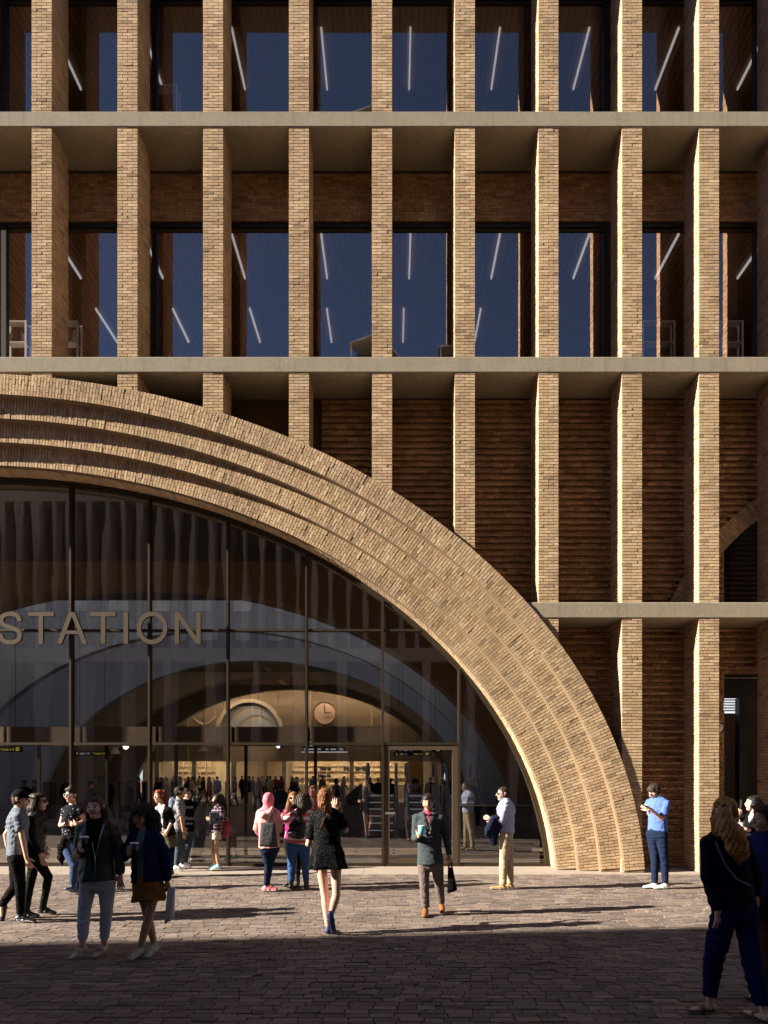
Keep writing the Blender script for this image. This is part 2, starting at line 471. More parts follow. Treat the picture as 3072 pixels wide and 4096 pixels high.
# ---- upper windows
WE = [WX(p, 15.08) for p in (-586, 16, 618, 1221, 1823, 2425, 3027)] 
for fl in (0, 1):
    z0, z1 = BEAMS[fl + 1][1], WTOP[fl]
    for xa, xb in zip(WE[:-1], WE[1:]):
        mb = MB(); mb.box(xa, xb, 15.05, 15.22, z1 - .085, z1 - .001)
        mb.box(xa + .001, xa + .05, 15.06, 15.2, z0 + .06, z1 - .085); mb.box(xb - .05, xb - .001, 15.06, 15.2, z0 + .06, z1 - .085)
        mb.box(xa, xb, 15.05, 15.2, z0 + .001, z0 + .06)
        w_ = mb.build('window', M_DFRAME, BLD)
        mb = MB(); mb.box(xa + .05, xb - .05, 15.10, 15.16, z1 - .135, z1 - .088); mb.build('head_trim', M_LETTER, w_)
        mb = MB(); mb.strip([(xa + .05, 15.13, z0 + .06), (xb - .05, 15.13, z0 + .06)], [(xa + .05, 15.13, z1 - .13), (xb - .05, 15.13, z1 - .13)]); mb.build('pane', M_GLASSW, w_)
# floors, ceilings, back walls of the two office storeys, roof
for fl in (0, 1):
    z = BEAMS[fl + 1]
    mb = MB(); mb.box(-13, 12.5, 15.36, 26, z[0] + .02, z[1] - .01); mb.build('floor_slab', M_CONC, BLD)
    zc = BEAMS[fl + 2][0] - .03
    mb = MB(); mb.box(-13, 12.5, 15.31, 26, zc, zc + .04); mb.build('timber_ceiling', M_WOOD, BLD)
    mb = MB(); mb.box(-13, 12.5, 25.2, 25.4, z[1], zc); mb.build('back_wall', M_WOODW, BLD)
    for x in (-13, 12.4):
        mb = MB(); mb.box(x, x + .1, 15.31, 25.2, z[1], zc); mb.build('end_wall', M_WOODW, BLD)
mb = MB(); mb.box(-13, 12.5, 15.36, 26, 19.36, 19.7); mb.build('roof', M_CONC, BLD)
mb = MB(); mb.box(-100, 14, 14.9, 26, 19.72, 46); mb.build('added_sun_block', M_RED, BLD)  # unseen mass, added tall enough to keep sun out of the skylights
mb = MB(); mb.box(-100, -13.05, 14.75, 26, 9.8, 19.71); mb.build('unseen_west_mass', M_RED, BLD)  # unseen solid continuing the building left, put in to block low sun
mb = MB(); mb.box(-100, 14, 13.07, 14.9, 19.66, 20.4); mb.build('cornice', M_CONC, BLD)

# ---- the second arch in the recessed wall and the shop opening at the far right
bk = Bricks()
for q, an in enumerate(np.arange(math.pi * .5, math.pi * 1.0, .0605 / 4.97)):
    c, s_ = math.cos(an), math.sin(an)
    for k, L in enumerate(((.2, .175) if q % 2 else (.1, .2, .075))):
        r = A2R - sum(((.2, .175) if q % 2 else (.1, .2, .075))[:k])
        x, z = A2C + r * c, A2Z + r * s_
        if z > BEAMS[0][1] - .2: bk.add((x, 14.93, z), (-c * (L - .006), 0, -s_ * (L - .006)), (s_ * .053, 0, -c * .053), (0, .14, 0))
bk.build('recessed_arch', M_BRICK, BLD, jit=.0014)
bk = Bricks(); 
for c in range(int(7.2 / PITCH)):
    z = c * PITCH; y = 14.995 + (.1 if c % 2 else 0)
    if z > SHOPZ - .05 and z < BEAMS[0][1]: continue
    for k in range(4):
        bk.add((JX, 15.0 + .2 * k - (.1 if c % 2 and k else 0), z + .004), (0, .192 if (k or c % 2 == 0) else .092, 0), (0, 0, BH), (-.1, 0, 0))
bk.build('jamb', M_BRICK, BLD, jit=.0012)
mb = MB(); mb.strip([(JX, 15.62, BEAMS[0][1]), (8.6, 15.62, BEAMS[0][1])], [(JX, 15.62, 9.2), (8.6, 15.62, 9.2)]); upw = mb.build('upper_glazing', M_GLASSW, BLD)
mb = MB()
for z in np.arange(5.3, 9.2, .11): mb.obox((7.75, 15.82, z), (.95, 0, 0), (0, .05, -.02), (0, .004, .01))
mb.build('louvre', M_DFRAME, upw)
mb = MB(); mb.strip([(JX, 15.45, .05), (8.6, 15.45, .05)], [(JX, 15.45, 3.55), (8.6, 15.45, 3.55)]); shw = mb.build('shop_glazing', M_CLEAR, BLD)
mb = MB(); mb.box(JX, 8.6, 15.40, 15.52, 3.55, SHOPZ - .01); mb.box(JX, 8.6, 15.40, 15.5, 0, .05); mb.box(WX(2958, 15.4), WX(2958, 15.4) + .19, 15.41, 15.6, .05, 3.55); mb.build('frame', M_DFRAME, shw)
mb = MB(); mb.box(JX + .01, 8.6, 15.375, 15.40, WZ(2712, 15.4) - .012, WZ(2712, 15.4) + .012); mb.build('metal_trim', M_ALU, shw)
mb = MB(); zz = WZ(2735, 15.7)
for k in range(11): mb.obox((JX + .37, 15.75, zz - k * .058), (.37, 0, 0), (0, .03, .016), (0, -.003, .006))
lb_ = MB(); lb_.box(JX + .04, JX + .72, 15.95, 16.0, zz - .62, zz + .02); lb_.build('added_glow_panel', emis('added_shop_glow', (.9, .95, 1.0), .30), shw)  # glowing panel added behind the blind so its slats look lit
mb.build('roller_blind', plain('blind_white', (.86, .86, .85), .6), shw)
mb = MB(); mb.box(JX - .6, 9.0, 20.0, 20.1, 0, 5); mb.box(JX - .6, JX - .5, 15.9, 20, 0, 5); mb.box(JX - .6, 9, 15.5, 20, 4.9, 4.98); mb.build('shop_interior', M_WOODW, BLD)

# ================================================================== lettering on the glass
SIGN = empty('station_sign', (WX(400, 14.84), 14.84, WZ(2514, 14.84)), 'large bronze capital letters reading STATION fixed across the arched glazing', 'sign')
LY = 14.84; SC = 1.8433
def lx(c): return WX(c / SC, LY)
def lz(c): return WZ(2000 + c / SC, LY)
ZT, ZB = lz(830), lz(1062); Y0, Y1 = LY - .035, LY + .03
def letter(polys):
    mb = MB()
    for p in polys: mb.prism(p, Y0, Y1)
    return mb
def rect(a, b_, c, d): return [(lx(a), lz(d)), (lx(b_), lz(d)), (lx(b_), lz(c)), (lx(a), lz(c))]
def tl(a, b_, s0, s1): return [[(lx(a), lz(858)), (lx(s0), lz(858)), (lx(s0), ZB), (lx(s1), ZB), (lx(s1), lz(858)), (lx(b_), lz(858)), (lx(b_), ZT), (lx(a), ZT)]]
def band(C, th):
    """ring or ribbon around a centre line"""
    C = np.array(C); t = np.gradient(C, axis=0); t /= np.linalg.norm(t, axis=1, keepdims=True); n = np.stack([-t[:, 1], t[:, 0]], 1)
    A, B = C + n * th / 2, C - n * th / 2; mb = MB(); m_ = len(C)
    V = [(x, Y0, z) for x, z in A] + [(x, Y0, z) for x, z in B] + [(x, Y1, z) for x, z in A] + [(x, Y1, z) for x, z in B]
    F = []
    for i in range(m_ - 1):
        F += [(i, i + 1, m_ + i + 1, m_ + i), (2 * m_ + i, 3 * m_ + i, 3 * m_ + i + 1, 2 * m_ + i + 1), (i, 2 * m_ + i, 2 * m_ + i + 1, i + 1), (m_ + i, m_ + i + 1, 3 * m_ + i + 1, 3 * m_ + i)]
    F += [(0, m_, 3 * m_, 2 * m_), (m_ - 1, 3 * m_ - 1, 4 * m_ - 1, 2 * m_ - 1)]
    mb.add(V, F); return mb
def catmull(P, k=8):
    P = np.array(P, float); Q = np.vstack([2 * P[0] - P[1], P, 2 * P[-1] - P[-2]]); out = []
    for i in range(1, len(Q) - 2):
        for u in np.linspace(0, 1, k, endpoint=False):
            a, b_, c, d = Q[i - 1:i + 3]
            out.append(.5 * (2 * b_ + (c - a) * u + (2 * a - 5 * b_ + 4 * c - d) * u * u + (3 * b_ - a - 3 * c + d) * u ** 3))
    out.append(P[-1]); return np.array(out)
SPT = [(.90, .70), (.85, .82), (.72, .905), (.5, .935), (.28, .905), (.145, .82), (.125, .70), (.22, .60), (.45, .53), (.70, .465), (.865, .385), (.90, .26), (.83, .145), (.67, .075), (.47, .06), (.27, .09), (.125, .18), (.075, .31)]
sx0, sx1 = lx(-4), lx(168)
LET = [('S', band(catmull([(sx0 + a * (sx1 - sx0), lz(1066) + b_ * (lz(826) - lz(1066))) for a, b_ in SPT]), .086)),
       ('T', letter(tl(213, 403, 290, 322))),
       ('A', letter([[(lx(425), ZB), (lx(459), ZB), (lx(486), lz(990)), (lx(589), lz(990)), (lx(612), ZB), (lx(647), ZB), (lx(556), ZT), (lx(514), ZT), (lx(497), lz(964))][:3] + [(lx(478), lz(1010))][:0] + [(lx(497), lz(962)), (lx(535), lz(858)), (lx(514), ZT)], 
                     [(lx(535), lz(858)), (lx(576), lz(962)), (lx(586), lz(990)), (lx(612), ZB), (lx(647), ZB), (lx(556), ZT), (lx(514), ZT)],
                     rect(490, 583, 964, 990)])),
       ('T', letter(tl(672, 858, 748, 781))), ('I', letter([rect(915, 948, 830, 1062)])),
       ('O', band([(lx(1125) + (lx(1222) - lx(1125)) * math.cos(q), (lz(826) + lz(1066)) / 2 + (lz(842) - lz(1050)) / 2 * math.sin(q)) for q in np.linspace(0, 2 * math.pi, 49)], .088)),
       ('N', letter([rect(1292, 1323, 830, 1062), rect(1450, 1482, 830, 1062), [(lx(1323), ZT), (lx(1323), lz(880)), (lx(1450), ZB), (lx(1450), lz(1010))]]))]
for nme, mb in LET:
    V = np.concatenate(mb.V); cx = (V[:, 0].min() + V[:, 0].max()) / 2
    for dz in (-.012, .012): mb.tube([(cx + dz, Y1 - .002, TR1 + .0), (cx + dz, 14.957, TR1 + .0)], .008, 6)
    o = mb.build('letter', M_LETTER, SIGN); o['label'] = 'bronze letter ' + nme

# ================================================================== inside the hall
def hall_arch(name, y0, y1, a, b_, cx, cz, zt_, xl, xr, mat, parent=BLD):
    """cross wall with an elliptical opening"""
    mb = MB(); xs = np.linspace(cx - a, cx + a, 61)
    zz = cz + b_ * np.sqrt(np.maximum(0, 1 - ((xs - cx) / a) ** 2)); zz = np.maximum(zz, 0)
    k = zz > 0; xs, zz = xs[k], zz[k]
    for y in (y0, y1):
        mb.strip([(x, y, z) for x, z in zip(xs, zz)], [(x, y, zt_) for x in xs])
        mb.add([(xl, y, 0), (xs[0], y, 0), (xs[0], y, zt_), (xl, y, zt_)], [(0, 1, 2, 3)])
        mb.add([(xs[-1], y, 0), (xr, y, 0), (xr, y, zt_), (xs[-1], y, zt_)], [(0, 1, 2, 3)])
    mb.strip([(x, y0, z) for x, z in zip(xs, zz)], [(x, y1, z) for x, z in zip(xs, zz)])
    return mb.build(name, mat, parent)
HCX, HCZ, HA, HB = -7.4, -.48, 11.6, 8.45
XL, XR = -26, 12.4
hall_arch('cross_arch', 21.6, 22.6, HA, HB - .35, HCX - .3, HCZ, 9.2, XL, XR, M_BROWNW)
hall_arch('cross_arch', 30.3, 30.75, HA, HB, HCX, HCZ, 13.5, XL, XR, M_HALL)
hall_arch('cross_arch', 38.6, 39.05, HA, HB, HCX, HCZ, 13.5, XL, XR, M_HALL)
hall_arch('cross_arch', 45.2, 46.0, HA, HB, HCX, HCZ, 9.2, XL, XR, M_HALLB)
hall_arch('cross_arch', 52.0, 52.6, HA, HB, HCX, HCZ, 9.2, XL, XR, M_HALLB)
for y0, y1, mat in ((15.35, 26.5, M_DCEIL), (39.05, 56, M_HALLB)):
    mb = MB(); mb.box(XL, XR, y0, y1, 8.28 if y0 > 16 else 8.30, 8.6); mb.build('hall_ceiling', mat, BLD)
for x in (XL - .2, XR):
    mb = MB(); mb.box(x, x + .2, 15.32, 58, 0, 13.5); mb.build('hall_side_wall', M_HALL, BLD)
mb = MB(); mb.box(XL, XR, 25.9, 26.5, 8.6, 13.5); mb.box(XL, XR, 30.76, 31.0, 8.6, 13.5); mb.build('skylight_shaft', M_HALL, BLD)
mb = MB(); mb.box(XL, XR, 39.6, 58, 13.2, 13.5); mb.build('hall_roof', M_HALL, BLD)
m, nt, b = newmat('hall_floor_stone')
v = coords(nt); br = N(nt, 'ShaderNodeTexBrick', Scale=1.0)
br.inputs['Color1'].default_value = (.17, .12, .085, 1); br.inputs['Color2'].default_value = (.12, .088, .065, 1); br.inputs['Mortar'].default_value = (.035, .028, .024, 1)
br.inputs['Mortar Size'].default_value = .03; br.inputs['Brick Width'].default_value = 1.9; br.inputs['Row Height'].default_value = .42
nt.links.new(v, br.inputs['Vector']); nt.links.new(br.outputs['Color'], b.inputs['Base Color']); b.inputs['Roughness'].default_value = .55
mb = MB(); mb.box(XL, XR, 15.305, 58, -.3, -.012); tag(mb.build('hall_floor', m), kind='structure')
# end wall with louvres above lit shops
YE = 54.5
mb = MB(); mb.box(XL, XR, YE + .3, YE + .5, 2.8, 8.3)
ENDW = mb.build('end_wall', M_LOUV, BLD)
RX, RZ, RR = WX(998, YE), WZ(2795, YE) - 2.57, 2.57
mb = MB()
for z in np.arange(2.85, 8.2, .085):
    if abs(z - RZ) < RR - .15:
        h = math.sqrt((RR - .1) ** 2 - (z - RZ) ** 2)
        segs = [(-18, RX - h), (RX + h, 4)]
    else: segs = [(-18, 4)]
    for a, c in segs: mb.box(a, c, YE + .12, YE + .2, z, z + .04)
mb.build('louvre_screen', M_LOUV, ENDW)
mb = MB()
for x in np.arange(-18, 4, WX(1240, YE) - WX(1117, YE)): 
    if abs(x - RX) > RR: mb.box(x - .05, x + .05, YE + .06, YE + .12, 2.8, 8.2)
mb.build('screen_post', M_LOUV, ENDW)
mb = MB()
for r0, r1, y0, y1 in ((RR, RR - .28, YE - .1, YE + .29),):
    A = [(RX + r0 * math.cos(q), y0, RZ + r0 * math.sin(q)) for q in np.linspace(-.5, math.pi + .5, 49)]; B = [(RX + r1 * math.cos(q), y0, RZ + r1 * math.sin(q)) for q in np.linspace(-.5, math.pi + .5, 49)]
    C = [(x, y1, z) for x, y, z in B]; D = [(x, y1, z) for x, y, z in A]
    mb.strip(A, B); mb.strip(B, C); mb.strip(D, A)
mb.build('round_arch', M_HALLB, ENDW)
# three nested vault steps seen through it
for k, (r, dx) in enumerate(((2.29, 0), (1.85, .3), (1.35, .55))):
    mb = MB(); r2 = r - .42 if k < 2 else .05
    A = [(RX + dx + r * math.cos(q), YE + .29 - .03 * k, RZ - .1 * k + r * math.sin(q)) for q in np.linspace(-.4, math.pi + .4, 40)]
    B = [(RX + dx + r2 * math.cos(q) + .2, YE + .28 - .03 * k, RZ - .1 * k + r2 * math.sin(q)) for q in np.linspace(-.4, math.pi + .4, 40)]
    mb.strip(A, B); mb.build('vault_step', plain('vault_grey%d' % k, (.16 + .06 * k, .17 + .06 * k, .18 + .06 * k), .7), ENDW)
# shops under the end wall
mb = MB(); mb.box(-20, 4, 57.2, 57.4, 0, 3.2); mb.box(-20, 4, YE + .5, 57.2, 3.1, 3.2); mb.build('shop_back_wall', M_SHOP, ENDW)
mb = MB()
for x in (-18, -15.2, -12.2, -9.75, -8.35, -3.2, -.9, 1.2): mb.box(x - .16, x + .16, YE + .1, YE + .5, 0, 2.8)
mb.build('shop_pier', M_HALLB, ENDW)
LAMPS = []
def lamp_box(x0, x1, y0, y1, z, mat, parent, name='lamp_strip'):
    mb = MB(); mb.box(x0, x1, y0, y1, z, z + .05); return mb.build(name, mat, parent)
lamp_box(-17.5, -12.6, 55.5, 55.8, 3.02, M_WARM, ENDW); lamp_box(-8.1, 1.0, 55.5, 55.8, 3.02, M_WARM, ENDW)
M_COOL = emis('added_cool_glow', (.93, .95, 1.0), 3.4)  # added glow that brightens the skylit cross walls from out of sight
lamp_box(-20, 6, 26.52, 26.62, 8.75, M_COOL, BLD, 'hidden_strip'); lamp_box(-20, 6, 31.02, 31.12, 8.75, M_COOL, BLD, 'hidden_strip'); lamp_box(-17, 2, 39.1, 39.2, 8.17, emis('added_warm_glow', (1.0, .86, .68), 3.0), BLD, 'hidden_strip')  # all three strips are added and hidden; the warm one lifts the rear bay
lamp_box(-15.5, .5, 52.9, 53.05, 8.17, M_WARM2, ENDW, 'hidden_strip')
# ================================================================== the buildings behind the camera (seen mirrored in the glass, and casting the shade), plus an added block against the sky
OPP = empty('office_building', (-15, -13, 0), 'long brown office building with tall slim piers across the square, mirrored in the entrance glass', 'building')
mb = MB(); mb.box(-90, 60, -30, -14.2, 0, 25); mb.build('wall', plain('opposite_wall', (.03, .025, .022), .7), OPP)
M_OPP = plain('opposite_brick', (.46, .43, .43), .9, nz=.2)
for z0, z1 in ((8.6, 9.4), (18.2, 19.0), (22.6, 25)):
    mb = MB(); mb.box(-90, 60, -14.2, -12.95, z0, z1); mb.build('band', M_OPP, OPP)
px0 = None
for x in np.arange(-32, 14, 1.04):
    mb = MB(); mb.box(x, x + .30, -14.2, -13.0, 9.4, 22.6)
    o = mb.build('pier', M_OPP, OPP)
for x in np.arange(-32, 14, 2.6):
    mb = MB(); mb.box(x, x + .5, -14.2, -13.0, 0, 8.6); mb.build('column', M_OPP, OPP)
HB_ = 16.0
SHB = empty('brick_building', (-50, -4, 0), 'plain brick building beside the square whose flat roof throws the foreground into shade', 'building')
def shx(x): return 2.78 + (x + 27.2) * .1075
poly = [(-90, shx(-90)), (-22.5, shx(-22.5)), (-22.5, -9), (-90, -9)]
V = [(x, y, 0) for x, y in poly] + [(x, y, HB_) for x, y in poly]
mk('wall', V, [(0, 1, 2, 3), (7, 6, 5, 4)] + [(i, (i + 1) % 4, (i + 1) % 4 + 4, i + 4) for i in range(4)], M_OPP, SHB)
for x in np.arange(-50, -24, 3.2):
    for z in (1.2, 4.9, 8.6, 12.3):
        mb = MB(); y = shx(x) + .02; mb.obox((x, y, z + 1.1), (.7, .075, 0), (0, .03, 0), (0, 0, 1.1)); mb.build('window', M_DFRAME, SHB)

RGT = empty('sky_block_building', (30, 0, 0), 'dark block added right of the square, outside the picture, to cut sky light', 'building')  # unseen block, added to reduce sky fill over the square
mb = MB(); mb.box(24, 45, -12.9, 13, 0, 22); mb.build('wall', plain('dark_low_bounce', (.07, .05, .04), .9), RGT)  # kept dark so the added block bounces little sun
# ================================================================== figures: signed-distance modelling, one continuous skin per person
def nrm(v): v = np.asarray(v, float); return v / (np.linalg.norm(v) + 1e-9)
class Sdf:
    def __init__(s, k=.02): s.p = []; s.k = k; s.cuts = []
    def seg(s, a, b, ra, rb, ax=None, k=None, f0=False, f1=False):
        """tapered limb a->b; ra/rb = radius or (lateral, depth); ax = lateral direction; f0/f1 = cut flat at that end"""
        ra = ra if hasattr(ra, '__len__') else (ra, ra); rb = rb if hasattr(rb, '__len__') else (rb, rb)
        s.p.append((np.asarray(a, float), np.asarray(b, float), ra, rb, ax, s.k if k is None else k, f0, f1)); return s
    def chain(s, pts, rs, ax=None, k=None, f0=False, f1=False):
        n = len(pts)
        for i in range(n - 1): s.seg(pts[i], pts[i + 1], rs[i], rs[i + 1], ax, k, f0 and i == 0, f1 and i == n - 2)
        return s
    def cut(s, fn): s.cuts.append(fn); return s       # fn(P)->d ; keeps where d<0
    def mesh(s, h, disp=None, offset=0.0):
        lo = np.min([np.minimum(p[0], p[1]) - max(*p[2], *p[3]) for p in s.p], 0) - 3 * h - .012
        hi = np.max([np.maximum(p[0], p[1]) + max(*p[2], *p[3]) for p in s.p], 0) + 3 * h + .012
        n = np.ceil((hi - lo) / h).astype(int) + 1
        G = [lo[i] + h * np.arange(n[i]) for i in range(3)]
        F = np.full(n, .2)
        for a, b, ra, rb, ax, k, f0, f1 in s.p:
            rm = max(*ra, *rb) + max(k, .0) + 2 * h + .012
            i0 = np.maximum(0, ((np.minimum(a, b) - rm - lo) / h).astype(int)); i1 = np.minimum(n, ((np.maximum(a, b) + rm - lo) / h).astype(int) + 2)
            sl = tuple(slice(i0[i], i1[i]) for i in range(3))
            X, Y, Z = np.meshgrid(*[G[i][sl[i]] for i in range(3)], indexing='ij')
            u = b - a; L = np.linalg.norm(u); u = u / L if L > 1e-6 else np.array([0, 0, 1.])
            if ax is None: ax_ = np.array([1., 0, 0]) if abs(u[0]) < .8 else np.array([0, 1., 0])
            else: ax_ = np.asarray(ax, float)
            l = ax_ - u * ax_.dot(u); l = nrm(l); d_ = np.cross(u, l)
            px, py, pz = X - a[0], Y - a[1], Z - a[2]
            t = px * u[0] + py * u[1] + pz * u[2]
            tc = np.clip(t, 0, L); w = tc / max(L, 1e-6)
            rl = ra[0] + (rb[0] - ra[0]) * w; rd = ra[1] + (rb[1] - ra[1]) * w; re = np.minimum(rl, rd)
            A = (px * l[0] + py * l[1] + pz * l[2]) / rl; B = (px * d_[0] + py * d_[1] + pz * d_[2]) / rd; C = (t - tc) / re
            D = (np.sqrt(A * A + B * B + C * C) - 1) * re
            if f0: D = np.maximum(D, -t)
            if f1: D = np.maximum(D, t - L)
            f = F[sl]
            if k > 0:
                hh = np.maximum(k - np.abs(f - D), 0) / k; F[sl] = np.minimum(f, D) - hh * hh * k * .25
            else: F[sl] = np.minimum(f, D)
        if disp or s.cuts:
            P = np.meshgrid(*G, indexing='ij')
            if disp: F = F + disp(*P)
            for c in s.cuts: F = np.maximum(F, c(*P))
        F -= offset
        return nets(F, lo, h)
EDG = [((0, 0, 0), (1, 0, 0)), ((0, 1, 0), (1, 1, 0)), ((0, 0, 1), (1, 0, 1)), ((0, 1, 1), (1, 1, 1)),
       ((0, 0, 0), (0, 1, 0)), ((1, 0, 0), (1, 1, 0)), ((0, 0, 1), (0, 1, 1)), ((1, 0, 1), (1, 1, 1)),
       ((0, 0, 0), (0, 0, 1)), ((1, 0, 0), (1, 0, 1)), ((0, 1, 0), (0, 1, 1)), ((1, 1, 0), (1, 1, 1))]
def nets(F, lo, h):
    I = F < 0
    c = I[:-1, :-1, :-1].astype(np.int8)
    for a in ((1, 0, 0), (0, 1, 0), (0, 0, 1), (1, 1, 0), (1, 0, 1), (0, 1, 1), (1, 1, 1)):
        c = c + I[tuple(slice(a[i], F.shape[i] - 1 + a[i]) for i in range(3))]
    m = (c > 0) & (c < 8); idx = np.argwhere(m)
    if not len(idx): return np.zeros((0, 3)), np.zeros((0, 4), int)
    num = np.full(m.shape, -1, np.int64); num[m] = np.arange(len(idx))
    S_ = np.zeros((len(idx), 3)); cn = np.zeros(len(idx))
    for p, q in EDG:
        P, Q = idx + p, idx + q
        fp, fq = F[P[:, 0], P[:, 1], P[:, 2]], F[Q[:, 0], Q[:, 1], Q[:, 2]]
        x = (fp < 0) != (fq < 0); t = np.where(x, fp / np.where(fp == fq, 1, fp - fq), 0)[:, None]
        S_ += np.where(x[:, None], P + t * (np.array(q) - np.array(p)), 0); cn += x
    V = lo + h * S_ / cn[:, None]
    Q = []
    for ax in range(3):
        o = [i for i in range(3) if i != ax]; sh = list(F.shape); 
        a = [slice(None)] * 3; b = [slice(None)] * 3; a[ax] = slice(0, -1); b[ax] = slice(1, None)
        x = I[tuple(a)] != I[tuple(b)]; e = np.argwhere(x)
        e = e[(e[:, o[0]] > 0) & (e[:, o[1]] > 0) & (e[:, o[0]] < sh[o[0]] - 1) & (e[:, o[1]] < sh[o[1]] - 1)]
        if not len(e): continue
        def cell(d0, d1):
            k = e.copy(); k[:, o[0]] -= d0; k[:, o[1]] -= d1; return num[k[:, 0], k[:, 1], k[:, 2]]
        q = np.stack([cell(1, 1), cell(0, 1), cell(0, 0), cell(1, 0)], 1)
        ins = I[e[:, 0], e[:, 1], e[:, 2]]
        flip = ins if ax != 1 else ~ins
        q[~flip] = q[~flip][:, ::-1]; Q.append(q)
    return V, np.concatenate(Q)

def folds(amp, f, seed=0, vert=.45):
    """cloth creases: ridged, warped waves, mostly across the limb, sharper on the outside"""
    r = np.random.default_rng(abs(seed)); ks = [(nrm(r.normal(size=3) * (.8, .8, vert + .9)) * f * r.uniform(.55, 1.5), r.uniform(0, 6.3), r.uniform(.6, 1)) for _ in range(5)]
    def d(X, Y, Z):
        o = 0; w = .5 * np.sin(8 * Z + seed + 5 * X) + .45 * np.sin(13 * X + 9 * Y + 4 * Z); m = .55 + .45 * np.sin(7 * Z + 11 * X + seed * 2.1)
        for k, ph, a in ks: q = np.sin(k[0] * X + k[1] * Y + k[2] * Z + ph + 2.6 * w); o = o + a * (1 - 2 * np.abs(q) ** .8)
        return amp * m * o / 1.6
    return d

# ---- fabrics and skins
SKIN = {}
def skin(name, col):
    m, nt, b = newmat('skin_' + name); b.inputs['Base Color'].default_value = (*col, 1); b.inputs['Roughness'].default_value = .5
    b.inputs['Subsurface Weight'].default_value = .12; b.inputs['Subsurface Radius'].default_value = (.012, .005, .003)
    b.inputs['Specular IOR Level'].default_value = .35; SKIN[name] = m; return m
skin('fair', (.62, .40, .30)); skin('pink', (.60, .36, .28)); skin('tan', (.44, .26, .165)); skin('olive', (.36, .215, .14)); skin('light', (.66, .47, .36))
M_LIP = plain('lips', (.30, .09, .08), .45); M_EYE = plain('eyes', (.035, .025, .02), .25)
def cloth(name, col, nz=.18, rough=.92, bscale=220, bstr=.25, nscale=14):
    m = plain(name, col, rough, 0, nz, nscale, 0, bscale, spec=.08); nt = m.node_tree; b = nt.nodes['Principled BSDF']; v = coords(nt, (1, 1, 1.3))
    n = N(nt, 'ShaderNodeTexNoise', Scale=11.0, Detail=2.0, Roughness=.45, Distortion=1.0); nt.links.new(v, n.inputs['Vector'])
    bump(nt, b, n.outputs['Fac'], .42, .035); return m
def hairmat(name, col):
    m, nt, b = newmat(name); v = coords(nt, (1, 1, .12)); n1 = noise(nt, v, 160, 3, .7)
    nt.links.new(ramp(nt, n1, [(.3, tuple(x * .45 for x in col)), (.7, tuple(min(1, x * 1.7) for x in col))]), b.inputs['Base Color'])
    b.inputs['Roughness'].default_value = .55; b.inputs['Specular IOR Level'].default_value = .22; bump(nt, b, n1, .25, .004); return m
HAIR = {k: hairmat('hair_' + k, c) for k, c in dict(black=(.012, .010, .010), dark=(.028, .018, .013), brown=(.06, .032, .018), red=(.16, .035, .016), auburn=(.17, .07, .025), ginger=(.22, .10, .035), gold=(.30, .155, .05)).items()}

